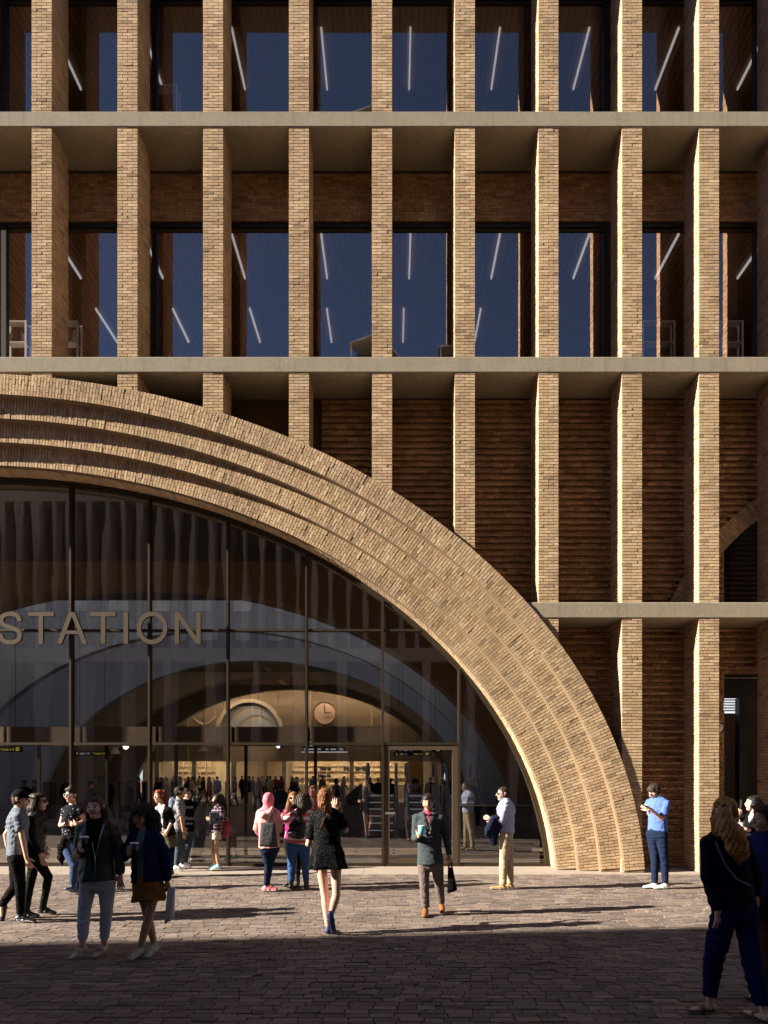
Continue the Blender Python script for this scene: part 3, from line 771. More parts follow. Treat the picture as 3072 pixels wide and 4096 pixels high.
class Person:
    """joints are surveyed from the photo as (x, y[, depth offset]) in one of its enlargements and put at real distance"""
    def __init__(s, label, crop, sole, head, neck, pelvis, yaw, hyaw=None, pitch=0, skin='fair', female=True, arms=(), legs=(), sh=None, group=None, cat='person', tilt=0, Y=None, chest=1.0, hips=1.0, res=1.0, headk=1.0):
        s.crop = crop; s.Y = Y or 5600.4 / (s.src((0, sole))[1] - YH); s.f = female; s.res = res
        s.lat = np.array([math.cos(R(yaw)), math.sin(R(yaw)), 0]); s.fw = np.array([math.sin(R(yaw)), -math.cos(R(yaw)), 0])
        s.N = s.j(neck); s.H = s.j(head); s.P = s.j(pelvis); s.skin = SKIN[skin]; s.hk = headk
        s.S = (s.H[2] + .115) / 1.72; k = s.S
        hy = yaw if hyaw is None else hyaw
        f = np.array([math.sin(R(hy)), -math.cos(R(hy)), 0]); p = R(pitch)
        s.hf = f * math.cos(p) - np.array([0, 0, 1]) * math.sin(p); s.hr = np.array([math.cos(R(hy)), math.sin(R(hy)), 0]); s.hu = np.cross(s.hr, s.hf)
        s.hu = s.hu if s.hu[2] > 0 else -s.hu
        s.sh = (sh or (.165 if female else .185)) - .018; s.ck = chest; s.hpk = hips
        up = nrm(s.N - s.P); s.up = up
        C = s.N - up * .088 * k
        s.SH = [C - s.lat * s.sh * k, C + s.lat * s.sh * k]
        # order image-left, image-right
        if s.SH[0][0] > s.SH[1][0]: s.SH = s.SH[::-1]
        hw = (.095 if female else .09) * k
        s.HP = [s.P - s.lat * hw - up * .03, s.P + s.lat * hw - up * .03]
        if s.HP[0][0] > s.HP[1][0]: s.HP = s.HP[::-1]
        s.arms = []
        for i, a in enumerate(arms):
            e, w, h_ = a[0], a[1], a[2]; o = a[3] if len(a) > 3 else {}
            si = o.get('s', i); S0 = s.SH[si]
            E = s.j(e, S0[1]); Wr = s.j(w, S0[1]); Hd = s.j(h_, S0[1]) if len(h_) > 2 else np.append(s.j(h_, Wr[1])[:1], [Wr[1], s.j(h_, Wr[1])[2]])
            s.arms.append((S0, E, Wr, nrm(Hd - Wr), o))
        s.legs = []
        for i, l in enumerate(legs):
            kn, an, to, o = l
            if 'sole' in o: yf = 5600.4 / (s.src((0, o['sole']))[1] - YH)
            else: yf = s.Y + o.get('dy', 0)
            A = s.ja(an, yf); T = s.ja(to, yf + o.get('tdy', 0)); K = s.ja(kn, s.Y + (yf - s.Y) * .5 + (kn[2] if len(kn) > 2 else 0))
            if 'sole' in o:
                if A[2] > .13 * k or A[2] < .07: A[2] = min(max(A[2], .075), .12)
                T[2] = .028
                d = T - A; d[2] = 0; L = np.linalg.norm(d); 
                tl = o.get('fl', .15 * k)
                if L < tl:           # foreshortened foot: bring the toe to its real length towards / away from the camera
                    dx = d[0]; dy_ = math.sqrt(max(tl * tl - dx * dx, 0)) * o.get('td', -1); T[1] = A[1] + dy_
            s.legs.append((s.HP[o.get('s', i)], K, A, T, o))
        s.root = empty('person', (s.P[0], s.Y, 0), label, cat, group)
    def src(s, p):
        c = s.crop if len(p) < 4 else p[3]
        return c[0] + p[0] / c[2], c[1] + p[1] / c[2]
    def j(s, p, Y=None):
        x, y = s.src(p); return W(x, y, (s.Y if Y is None else Y) + (p[2] if len(p) > 2 and p[2] is not None else 0))
    def ja(s, p, Y):
        x, y = s.src(p); return W(x, y, Y)
    def hl(s, r, f, u): q = s.hk * s.S ** .3; return s.H + (s.hr * r + s.hf * f + s.hu * u) * q
    # ---- the body: trunk and limbs, head, hands in one skin mesh
    def body(s, hairname='dark', bare=False, feet=False):
        k = s.S; g = 1.0 if bare else .82; b = Sdf(.03)
        P, Nk, up, lat = s.P, s.N, s.up, s.lat
        tl = np.linalg.norm(Nk - P); Q = lambda t: P + up * tl * t
        b.chain([Q(-.04), Q(.12), Q(.40), Q(.75), Q(.92)], [(.13 * k, .09 * k), (.135 * k, .095 * k), (.108 * k, .08 * k), (.125 * k, .09 * k), (.11 * k, .06 * k)], lat)
        b.chain([Q(.92), Nk + up * .01, s.hl(0, -.012, -.07)], [.06 * k, .05 * k, .05 * k])
        for S0, E, Wr, hd, o in s.arms: b.chain([S0, E, Wr], [.042 * k, .035 * k, .026 * k], None, .006)
        for H0, K, A, T, o in s.legs:
            c = K + (A - K) * .3 + nrm(np.cross(nrm(A - K), s.lat)) * 0
            b.chain([H0, K, c, A], [.074 * k * g, .047 * k * g, .050 * k * g, .033 * k * g], None, .006)
            hl = A + np.array([0, 0, -.045 * k]) - nrm((T - A) * (1, 1, 0)) * .03
            fd = nrm(T - A); q_ = 1 if feet else .6; b.seg(hl, T, (.034 * q_, .03 * q_), (.032 * q_, .018 * q_), np.cross(fd, (0, 0, 1.) if abs(fd[2]) < .9 else (0, 1., 0)), .02)
        V, F = b.mesh(.0125 * s.res); parts = [(V, F)]
        hd_ = s.hs = Sdf(.018)
        H = s.hl
        hd_.seg(H(0, -.012, .0), H(0, -.012, .035), (.073, .092), (.070, .090), s.hr)
        hd_.seg(H(0, .02, -.02), H(0, .052, -.088), (.062, .055), (.030, .030), s.hr, .03)
        hd_.seg(H(-.03, .06, -.03), H(.03, .06, -.03), .026, .026, None, .03)
        hd_.seg(H(0, .086, .012), H(0, .108, -.024), .009, .013, None, .012)
        hd_.seg(H(-.014, .079, -.062), H(.014, .079, -.062), (.008, .008), (.008, .008), None, .010)
        for e in (-1, 1): hd_.seg(H(e * .076, -.012, -.018), H(e * .080, -.020, .018), (.008, .018), (.009, .022), s.hr, .008)
        hd_.seg(H(0, -.02, -.06), Nk, .052 * k, .052 * k, None, .03)
        if s.res < 1.5: hd_.cut(lambda X, Y, Z: -(((X - s._e[0][0]) ** 2 + (Y - s._e[0][1]) ** 2 + (Z - s._e[0][2]) ** 2) ** .5 - .017))
        if s.res < 1.5: hd_.cut(lambda X, Y, Z: -(((X - s._e[1][0]) ** 2 + (Y - s._e[1][1]) ** 2 + (Z - s._e[1][2]) ** 2) ** .5 - .017))
        s._e = [H(-.032, .098, .004), H(.032, .098, .004)]
        parts.append(hd_.mesh((.0046 if s.res < 1.5 else .006) * s.res))
        for S0, E, Wr, v, o in s.arms: parts.append(s.hand(E, Wr, v, o))
        n = 0; VV = []; FF = []
        for V, F in parts: VV.append(V); FF.append(F + n); n += len(V)
        V = np.concatenate(VV); F = np.concatenate(FF)
        ob = mk('body', V, F, [s.skin, M_LIP, M_EYE, HAIR[hairname]], s.root, True)
        c = V[F].mean(1) - s.H; q = s.hk * s.S ** .3
        r_, f_, u_ = c @ s.hr / q, c @ s.hf / q, c @ s.hu / q
        mi = np.zeros(len(F), np.int32); fr = f_ > .045
        mi[fr & (((u_ + .063) / .0085) ** 2 + (r_ / .024) ** 2 < 1)] = 1
        mi[fr & (((u_ - .004) / .0075) ** 2 + ((np.abs(r_) - .032) / .0145) ** 2 < 1)] = 2
        mi[fr & (np.abs(u_ - .0265 + (np.abs(r_) - .030) ** 2 * 8) < .0042) & (np.abs(np.abs(r_) - .034) < .020)] = 3
        ob.data.polygons.foreach_set('material_index', mi); s.b = ob; return s
    def hand(s, E, Wr, v, o):
        k = s.S * .97; h = Sdf(.008); view = np.array([0, 1., 0])
        n = o.get('n'); n = nrm(n) if n is not None else nrm(np.cross(v, np.cross(view, v)) + 1e-3)
        lt = nrm(np.cross(v, n)); n = np.cross(lt, v); cu = o.get('curl', .35); th = o.get('th', 1)
        h.seg(Wr - nrm(Wr - E) * .05, Wr, .026 * k, .024 * k)
        h.seg(Wr, Wr + v * .075 * k, (.026 * k, .017 * k), (.037 * k, .014 * k), lt)
        for i, (ln, c_) in enumerate(((.88, 1), (1.0, 1), (.95, 1.05), (.75, 1.15))):
            p = Wr + v * (.085 - .004 * abs(i - 1.2)) * k + lt * th * (.029 - .0195 * i) * k
            a = cu * c_ * .8; 
            for L, r0, r1 in ((.040, .0098, .009), (.026, .009, .008), (.020, .008, .0068)):
                d = nrm(v * math.cos(a) + n * math.sin(a) + lt * th * (.10 - .066 * i)); q = p + d * L * ln * k
                h.seg(p, q, r0 * k, r1 * k, None, .003); p = q; a += cu * c_ * .9
        p = Wr + v * .02 * k + lt * th * .026 * k; d = nrm(v * .7 + lt * th * .62 + n * (.25 + cu * .3)); q = p + d * .045 * k
        h.seg(p, q, .014 * k, .011 * k, None, .008); q2 = q + nrm(d + v * .4 + n * cu * .4) * .032 * k; h.seg(q, q2, .011 * k, .008 * k, None, .003)
        return h.mesh(.0046 * s.res)
    # ---- clothing
    def add(s, sdf, name, mat, h=.0105, disp=None, off=0.0):
        V, F = sdf.mesh(h * s.res, disp, off)
        o = mk(name, V, F, mat, s.root, True); return o
    def top(s, name, mat, sleeve=.6, hem=-.02, loose=0.0, amp=.0045, neck=.965, fold=55, vneck=0, flare=0, h=.0105, vw=.055, straight=False):
        """sleeve: 0 none, <1 share of the upper arm, 1..2 into the forearm"""
        k = s.S; b = Sdf(.035); tl = np.linalg.norm(s.N - s.P); Q = lambda t: s.P + s.up * tl * t; L = loose
        ck, hp = s.ck, s.hpk
        rs = [((.158 * hp + L + flare) * k, (.112 * hp + L + flare) * k), ((.138 * hp + L) * k, (.102 * hp + L) * k), ((.150 * ck + L) * k, (.115 * ck + L) * k), ((.138 + L * .5) * k, (.085 + L * .6) * k)]
        b.chain([Q(hem), Q(.38), Q(.74), Q(.90)], rs, s.lat, f0=True)
        b.seg(Q(.90), Q(neck), (.105 * k, .066 * k), (.064 * k, .058 * k), s.lat)
        for S0, E, Wr, hd, o in s.arms:
            b.seg(S0 + (Q(.93) - S0) * .5, S0, .056 * k, (.050 + L * .4) * k)
            if sleeve <= 0: continue
            if sleeve < 1: b.seg(S0, S0 + (E - S0) * sleeve, (.052 + L * .45) * k, (.054 + L * .6) * k, None, .02, f1=True)
            else:
                b.seg(S0, E, (.052 + L * .45) * k, (.046 + L * .55) * k, None, .018)
                b.seg(E, E + (Wr - E) * min(1, sleeve - 1), (.046 + L * .55) * k, (.033 + L * .45) * k, None, .006, f1=True)
        if vneck:
            c = s.N + s.fw * .09 * k - s.up * .01; 
            lt, fw, dn = s.lat, s.fw, -s.up
            def cutv(X, Y, Z):
                x = np.abs((X - s.N[0]) * lt[0] + (Y - s.N[1]) * lt[1]); z = (X - s.N[0]) * dn[0] + (Y - s.N[1]) * dn[1] + (Z - s.N[2]) * dn[2]; f = (X - s.N[0]) * fw[0] + (Y - s.N[1]) * fw[1]
                return np.minimum(np.minimum(.0 * z + vw * k - x - (np.maximum(z - vneck * .9, 0) * 3 if straight else np.maximum(z, 0) * vw / vneck), vneck - z), f - .015)
            b.cut(cutv)
        return s.add(b, name, mat, h, folds(amp, fold, len(name) + int(s.P[0] * 10)))
    def trousers(s, name, mat, end=.97, loose=0.0, amp=.004, waist=.1, h=.0105, fold=60):
        k = s.S; b = Sdf(.03); tl = np.linalg.norm(s.N - s.P); Q = lambda t: s.P + s.up * tl * t; hp = s.hpk
        b.chain([Q(-.08), Q(.03), Q(waist + .05)], [(.13 * hp * k, .105 * hp * k), (.152 * hp * k, .112 * hp * k), (.135 * hp * k, .10 * hp * k)], s.lat)
        for H0, K, A, T, o in s.legs:
            b.seg(H0, K, (.090 * hp + loose * .6) * k, (.058 + loose) * k, None, .02)
            c = K + (A - K) * .32
            if end > .2: b.seg(K, c, (.058 + loose) * k, (.056 + loose) * k, None, .006); b.seg(c, K + (A - K) * end, (.056 + loose) * k, (.042 + loose) * k, None, .004, f1=True)
        if end <= .2:
            b = Sdf(.03); b.chain([Q(-.08), Q(.03), Q(waist + .05)], [(.135 * k, .11 * k), (.155 * k, .115 * k), (.135 * k, .10 * k)], s.lat)
            for H0, K, A, T, o in s.legs: b.seg(H0, H0 + (K - H0) * end * 2, (.09) * k, (.085 + loose) * k, f1=True)
        return s.add(b, name, mat, h, folds(amp, fold, 3 + int(s.P[0] * 10)))
    def skirt(s, name, mat, top=.12, hem=-.35, r0=.135, r1=.21, folds_n=0, amp=.012, h=.0105):
        k = s.S; b = Sdf(.03); tl = np.linalg.norm(s.N - s.P); Q = lambda t: s.P + s.up * tl * t
        A, B, C = Q(top), Q(-.02), s.P + s.up * tl * hem
        b.chain([A, B, C], [(r0 * k, r0 * .76 * k), ((r0 * .45 + r1 * .55) * k, (r0 * .45 + r1 * .55) * .78 * k), (r1 * k, r1 * .82 * k)], s.lat, f1=True)
        P0 = s.P
        def d(X, Y, Z):
            an = np.arctan2(Y - P0[1], X - P0[0]); w = np.clip((A[2] - Z) / (A[2] - C[2]), 0, 1)
            return amp * w * np.sin(folds_n * an + 2.3 * np.sin(an * 2)) + .003 * np.sin(40 * Z + 25 * X)
        return s.add(b, name, mat, h, d)
    def shoes(s, mat, sole=None, boot=0, name='shoe', open_=False, h=.008):
        for H0, K, A, T, o in s.legs:
            b = Sdf(.022); k = s.S; f = nrm((T - A) * (1, 1, 1 if 'sole' not in o else 0)); sd = nrm(np.cross(f, (0, 0, 1.) if abs(f[2]) < .85 else (0, 1., 0))); upv = np.cross(sd, f)
            upv = upv if upv[2] > 0 or 'sole' not in o else -upv
            if 'sole' not in o and upv.dot(K - A) < 0: upv = -upv
            base = A - upv * .05 * k
            he = base - f * .035; to = T + f * .035
            b.seg(he, base + f * .05, (.034, .036), (.036, .036), sd); b.seg(base + f * .05, to, (.037, .034), (.036, .022), sd)
            if not open_: b.seg(base, A + upv * .0, .036, .034, None)
            else:
                fb, bb, LL = f, base, np.linalg.norm(to - he); b.cut(lambda X, Y, Z: np.minimum(np.abs((X - bb[0]) * fb[0] + (Y - bb[1]) * fb[1] - LL * .33) - .020, np.abs((X - bb[0]) * fb[0] + (Y - bb[1]) * fb[1] + LL * .08) - .012))
            if boot: b.seg(A, A + (K - A) * boot, .046 * k, .052 * k, f1=True)
            if 'sole' in o: b.cut(lambda X, Y, Z: .012 - Z)
            s.add(b, name, mat, h)
            if sole:
                c = Sdf(.01); z = upv * -.028
                c.seg(he + z * .5, base + f * .05 + z * .5, (.039, .012), (.041, .012), sd); c.seg(base + f * .05 + z * .5, to + z * .25 + f * .004, (.041, .012), (.039, .010), sd)
                if 'sole' in o: c.cut(lambda X, Y, Z: .001 - Z)
                s.add(c, 'sole', sole, .007)
    # ---- hair and things on the head
    def hair(s, style, mat, extra=(), vol=.008, line=.062, back=.012, h=.0065, amp=.0026):
        q = s.hk * s.S ** .3; b = Sdf(.02); H = s.hl; v = vol
        b.seg(H(0, -.014, .0), H(0, -.014, .037), (.073 + v, .092 + v), (.070 + v, .090 + v * 1.2), s.hr)
        if style in ('short',): b.seg(H(0, -.055, -.055), H(0, -.03, 0), (.055, .04), (.07, .06), s.hr)
        else: b.seg(H(0, -.05, -.085), H(0, -.03, 0), (.062 + v, .045), (.074 + v, .07), s.hr)
        Hc, hf, hu, hr = s.H, s.hf, s.hu, s.hr
        lim = (.010 if style == 'short' else .020)
        def face(X, Y, Z):
            x, y, z = X - Hc[0], Y - Hc[1], Z - Hc[2]
            f = (x * hf[0] + y * hf[1] + z * hf[2]) / q; u = (x * hu[0] + y * hu[1] + z * hu[2]) / q; r = np.abs(x * hr[0] + y * hr[1] + z * hr[2]) / q
            g = np.minimum(f - lim - back + .25 * np.maximum(0, .05 - r), line - .35 * r - u)
            if style == 'short': g = np.maximum(g, np.minimum(-u - .075, .2))
            return (g + .006 * np.sin(900 * r) * (u > .02)) * q
        b.cut(face)
        sd = int(abs(s.H[0]) * 100)
        def strands(X, Y, Z):
            an = (X - Hc[0]) * hr[0] + (Y - Hc[1]) * hr[1]; bn = (X - Hc[0]) * hf[0] + (Y - Hc[1]) * hf[1]
            return amp * (np.sin(260 * an + 30 * Z + sd) + np.sin(210 * bn - 40 * Z) + .8 * np.sin(120 * (an + bn) + 60 * Z)) / 2
        V, F = b.mesh(h * s.res, strands)
        VV, FF = [V], [F]
        if extra:
            e = Sdf(.022)
            for pts, rs in extra: e.chain([s.j(p) if len(p) != 3 or not isinstance(p, np.ndarray) else p for p in pts], rs)
            V2, F2 = e.mesh(h * s.res, strands); FF.append(F2 + len(V)); VV.append(V2)
        s.hairo = mk('hair', np.concatenate(VV), np.concatenate(FF), mat, s.root, True)
        if s.res < 1.5: s.strands(mat, extra, 170 if style != 'short' else 120, True, .0021 if style != 'short' else .0017, .10 if style not in ('short', 'bun') else .0, seed=sd + 3)
        return s
    def strands(s, mat, chains=(), n=150, skull=True, r=.0016, drop=.10, wav=.006, seed=1, cut_u=.0):
        g = np.random.default_rng(seed); L = []; q = s.hk * s.S ** .3; m = 9
        if skull:
            ph = g.uniform(-2.25, 2.25, n) + math.pi              # around the head, leaving the face free
            for a in ph:
                top = g.uniform(.0, .5); u = np.linspace(top, 1, m); el = (1 - u) * math.pi / 2
                rr = 1.13 + .05 * g.normal() * u
                x = np.sin(a) * .073 * np.cos(el) * rr; f = np.cos(a) * .092 * np.cos(el) * rr - .013; z = .035 * (1 - u) + .075 * np.sin(el) * 1.12 - drop * np.maximum(0, u - .72) / .28 * g.uniform(.3, 1)
                L.append(s.H + (np.outer(x, s.hr) + np.outer(f, s.hf) + np.outer(z, s.hu)) * q)
        for pts, rs in chains:
            P = np.array([s.j(p) if not isinstance(p, np.ndarray) else p for p in pts]); t = np.linspace(0, 1, len(P)); 
            for i in range(n):
                o = nrm(g.normal(size=3)) * g.uniform(.75, 1.12); uu = np.linspace(g.uniform(0, .3), g.uniform(.8, 1.06), m); uc = np.clip(uu, 0, 1)
                C = np.stack([np.interp(uc, t, P[:, k]) for k in range(3)], 1); C[:, 2] -= (uu - uc) * .3; R_ = np.interp(uc, t, rs)
                L.append(C + R_[:, None] * o + wav * np.sin(uu * g.uniform(5, 14) + g.uniform(0, 6))[:, None] * nrm(g.normal(size=3)))
        P = np.array(L); N_ = len(P); T = np.gradient(P, axis=1); T /= np.linalg.norm(T, axis=2, keepdims=True) + 1e-9
        A = np.cross(T, np.array([.3, .5, .81])); A /= np.linalg.norm(A, axis=2, keepdims=True) + 1e-9; B = np.cross(T, A)
        w = (r * np.linspace(1.2, .35, m))[None, :, None]; V = np.stack([P + w * A, P + w * (-.5 * A + .87 * B), P + w * (-.5 * A - .87 * B)], 2).reshape(-1, 3)
        F = []; 
        for i in range(m - 1):
            for k in range(3): F.append((i * 3 + k, i * 3 + (k + 1) % 3, i * 3 + 3 + (k + 1) % 3, i * 3 + 3 + k))
        F = (np.array(F)[None] + (np.arange(N_) * m * 3)[:, None, None]).reshape(-1, 4)
        me = s.hairo.data; n0 = len(me.vertices); V0 = np.empty(n0 * 3, np.float32); me.vertices.foreach_get('co', V0); F0 = np.empty(len(me.polygons) * 4, np.int32); me.polygons.foreach_get('vertices', F0)
        old = s.hairo; V0 = V0.reshape(-1, 3) + np.array(s.root.location)
        s.hairo = mk('hair', np.concatenate([V0, V]), np.concatenate([F0.reshape(-1, 4), F + n0]), mat, s.root, True); bpy.data.objects.remove(old); bpy.data.meshes.remove(me); s.hairo.name = 'hair'
    def glasses(s, mat, lens, r=.023, round_=True, name='glasses'):
        H = s.hl; mb = MB()
        for e in (-1, 1):
            mb.tube([H(e * .033 + r * math.cos(a), .101 - .004 * abs(math.cos(a)), .004 + r * (.95 if round_ else .75) * math.sin(a)) for a in np.linspace(0, 2 * math.pi, 17)], .0035, 5, False)
            mb.tube([H(e * (.033 + r), .099, .008), H(e * .082, .02, .008), H(e * .080, -.03, -.002)], .003, 5)
        mb.tube([H(-.012, .106, .006), H(.012, .106, .006)], .003, 5)
        g = mb.build(name, mat, s.root, True)
        mb = MB()
        for e in (-1, 1):
            P = [H(e * .033 + r * .93 * math.cos(a), .101, .004 + r * (.9 if round_ else .7) * math.sin(a)) for a in np.linspace(0, 2 * math.pi, 16, endpoint=False)]
            mb.add(P, [tuple(range(16))])
        mb.build('lens', lens, g); return g
def loft(name, rings, mat, parent=None, label=None, cat=None, group=None, smooth=True, close=True):
    """closed skin over a stack of rings (each an (n,3) list)"""
    n = len(rings[0]); V = np.concatenate([np.asarray(r, float) for r in rings]); F = []
    for i in range(len(rings) - 1):
        for k in range(n): F.append((i * n + k, i * n + (k + 1) % n, (i + 1) * n + (k + 1) % n, (i + 1) * n + k))
    if close: F += [tuple(range(n - 1, -1, -1)), tuple(range((len(rings) - 1) * n, len(rings) * n))]
    o = mk(name, V, F, mat, parent, smooth); tag(o, label, cat, group); return o
def cup(c, top, label, mat, lid, h=.11, r=.042, tilt=(0, 0)):
    c = np.array(c); t = empty('paper_cup', tuple(c), label, 'cup')
    MB().lathe(c, [(r * .72, -h / 2), (r, h / 2)], 18).build('cup_body', mat, t, True)
    MB().lathe(c, [(r * 1.06, h / 2), (r * 1.06, h / 2 + .008), (r * .92, h / 2 + .016), (r * .85, h / 2 + .014)], 18).build('lid', lid, t, True)
    return t
def phone(c, ax, up, label, w=.036, h=.072):
    mb = MB(); ax = nrm(ax); up = nrm(np.asarray(up) - ax * np.dot(up, ax)); n = np.cross(ax, up)
    mb.obox(c, ax * w, up * h, n * .0045); o = mb.build('phone', M_BLACK); return tag(o, label, 'phone')
def text_mesh(txt, c, size, mat, parent, name='lettering', rz=0, al='LEFT'):
    cu = bpy.data.curves.new(name, 'FONT'); cu.body = txt; cu.size = size; cu.align_x = al; cu.extrude = .0008
    tmp = bpy.data.objects.new('t', cu); COL.objects.link(tmp); bpy.context.view_layer.update()
    me = bpy.data.meshes.new_from_object(tmp.evaluated_get(bpy.context.evaluated_depsgraph_get())); bpy.data.objects.remove(tmp); bpy.data.curves.remove(cu)
    me.name = name; me.materials.clear(); me.materials.append(mat); o = link(bpy.data.objects.new(name, me), parent); off = np.zeros(3); q = parent
    while q is not None: off += np.array(q.location); q = q.parent
    o.location = tuple(np.asarray(c) - off); o.rotation_euler = (R(90), 0, R(rz)); return o
# ================================================================== the people outside
c1 = (0, 3100, 3.567); c2 = (240, 3140, 3.073); c3 = (560, 3120, 4.1475); c4 = (1000, 3140, 3.686); c5 = (1620, 3140, 3.6065)
c6 = (2540, 3100, 4.611); c7 = (2730, 3100, 4.424); c8 = (2730, 3500, 3.711)
F_BLACK = cloth('black_cloth', (.0045, .0045, .005)); F_BLACK2 = cloth('soft_black', (.008, .0075, .008)); F_LEATHER = plain('black_leather', (.007, .0065, .0065), .42, 0, .2, 20, .6, 22, spec=.22)
F_GREY = cloth('grey_jersey', (.13, .15, .19)); F_GREY2 = cloth('light_grey_jersey', (.22, .22, .24)); F_DENIM = cloth('denim', (.035, .055, .12), .35, nscale=9); F_DENIMD = cloth('dark_denim', (.010, .017, .042), .3, nscale=9)
F_DENIMJ = cloth('denim_jacket', (.009, .018, .062), .5, nscale=9); F_LDENIM = cloth('light_denim', (.38, .48, .60), .18, nscale=10); F_GDENIM = cloth('grey_denim', (.05, .065, .085), .4, nscale=8)
F_RUST = cloth('rust', (.22, .05, .03)); F_GREEN = plain('green_satin', (.005, .026, .024), .5, 0, .25, 10, .5, 22); F_MUST = cloth('mustard_corduroy', (.20, .095, .022), .2, nscale=10)
F_WHITE = cloth('white_cotton', (.62, .62, .62), .06); F_OLIVE = cloth('olive', (.10, .085, .05)); F_PINK = cloth('pink_fleece', (.66, .30, .29), .1); F_PINK2 = cloth('pink_scarf', (.70, .19, .24), .1)
F_TOTE = cloth('charcoal_canvas', (.055, .055, .06)); F_REDBAG = cloth('red_canvas', (.28, .055, .075)); F_TEAL = cloth('teal_wool', (.046, .058, .065), .15, bscale=400); F_CRIM = cloth('crimson', (.36, .06, .10)); F_TAUPE = cloth('taupe_wool', (.12, .095, .09), .15)
F_KHAKI = cloth('khaki', (.36, .295, .20), .1); F_BLUET = cloth('blue_jersey', (.085, .15, .42), .1); F_NAVY = cloth('navy_knit', (.004, .006, .020), .3); F_BLUE = cloth('cobalt_trousers', (.005, .007, .050), .4, nscale=6); F_NAVYC = cloth('navy_coat', (.010, .014, .035))
F_BROWN = cloth('brown_cloth', (.07, .028, .012)); F_BAGG = cloth('slate_canvas', (.10, .13, .17)); F_TEALP = cloth('teal_print', (.10, .17, .16), .6, nscale=90)
L_TAN = plain('tan_leather', (.24, .085, .022), .4, 0, .3); L_SUEDE = cloth('sand_suede', (.42, .26, .12)); L_BLACK = plain('black_shoe', (.012, .012, .013), .35); L_WHITE = plain('white_shoe', (.68, .70, .70), .5, 0, .12, 30); L_AQUA = plain('aqua_shoe', (.30, .52, .52), .5, 0, .35, 40); L_PINK = plain('pink_shoe', (.72, .20, .22), .6); L_SAGE = plain('sage_shoe', (.33, .36, .30), .7, 0, .1); L_BEIGE = plain('beige_strap', (.42, .36, .28), .6); L_GREYS = plain('silver_shoe', (.50, .52, .52), .5, 0, .25, 40); L_NAVY = plain('navy_shoe', (.03, .04, .14), .5); L_MINT = plain('mint_sole', (.28, .52, .50), .6)
M_GLINT = plain('pale_frame', (.6, .62, .58), .3); M_LENS = plain('dark_lens', (.012, .016, .016), .08); M_CLENS = glass_mat('clear_lens', (.8, .8, .8), .12)
def pattern_dots(name, base, dot, scale, size):
    m, nt, b = newmat(name); v = coords(nt); vr = N(nt, 'ShaderNodeTexVoronoi', Scale=scale); nt.links.new(v, vr.inputs['Vector'])
    nt.links.new(ramp(nt, vr.outputs['Distance'], [(0, dot), (size, dot), (size + .06, base)]), b.inputs['Base Color']); b.inputs['Roughness'].default_value = .9; b.inputs['Specular IOR Level'].default_value = .05; return m
def pattern_lines(name, base, line, sx, sz, w, base2=None):
    m, nt, b = newmat(name); t = nt.nodes.new('ShaderNodeTexCoord'); sp = nt.nodes.new('ShaderNodeSeparateXYZ'); nt.links.new(t.outputs['Object'], sp.inputs[0])
    c = base
    for out, sc in (('X', sx), ('Z', sz)):
        if not sc: continue
        a = N(nt, 'ShaderNodeMath', operation='MULTIPLY'); nt.links.new(sp.outputs[out], a.inputs[0]); a.inputs[1].default_value = sc
        f = N(nt, 'ShaderNodeMath', operation='FRACT'); nt.links.new(a.outputs[0], f.inputs[0])
        l = N(nt, 'ShaderNodeMath', operation='LESS_THAN'); nt.links.new(f.outputs[0], l.inputs[0]); l.inputs[1].default_value = w
        c = mix(nt, c, line, l.outputs[0])
        if base2:
            g = N(nt, 'ShaderNodeMath', operation='GREATER_THAN'); nt.links.new(f.outputs[0], g.inputs[0]); g.inputs[1].default_value = .6
            k = N(nt, 'ShaderNodeMath', operation='MULTIPLY'); nt.links.new(g.outputs[0], k.inputs[0]); k.inputs[1].default_value = .6
            c = mix(nt, c, base2, k.outputs[0])
    nt.links.new(c, b.inputs['Base Color']); b.inputs['Roughness'].default_value = .9; b.inputs['Specular IOR Level'].default_value = .08; return m
F_DOTS = pattern_dots('dotted_crepe', (.0045, .0045, .005), (.5, .52, .55), 85, .09); F_ANIMAL = pattern_dots('spotted_cotton', (.50, .47, .40), (.10, .09, .08), 60, .32); F_DASH = pattern_dots('dash_print', (.014, .014, .022), (.55, .55, .52), 22, .14)
F_CHECK = pattern_lines('blue_check', (.62, .64, .72), (.10, .14, .42), 48, 48, .30); F_PLAID = pattern_lines('plaid', (.065, .022, .045), (.45, .40, .42), 15, 15, .10, (.015, .012, .03)); F_STRIPE = pattern_lines('wide_stripe', (.70, .62, .62), (.42, .11, .13), 0, 9.0, .52)
F_PATT = pattern_lines('woven_bag', (.03, .03, .03), (.55, .53, .5), 60, 60, .28)

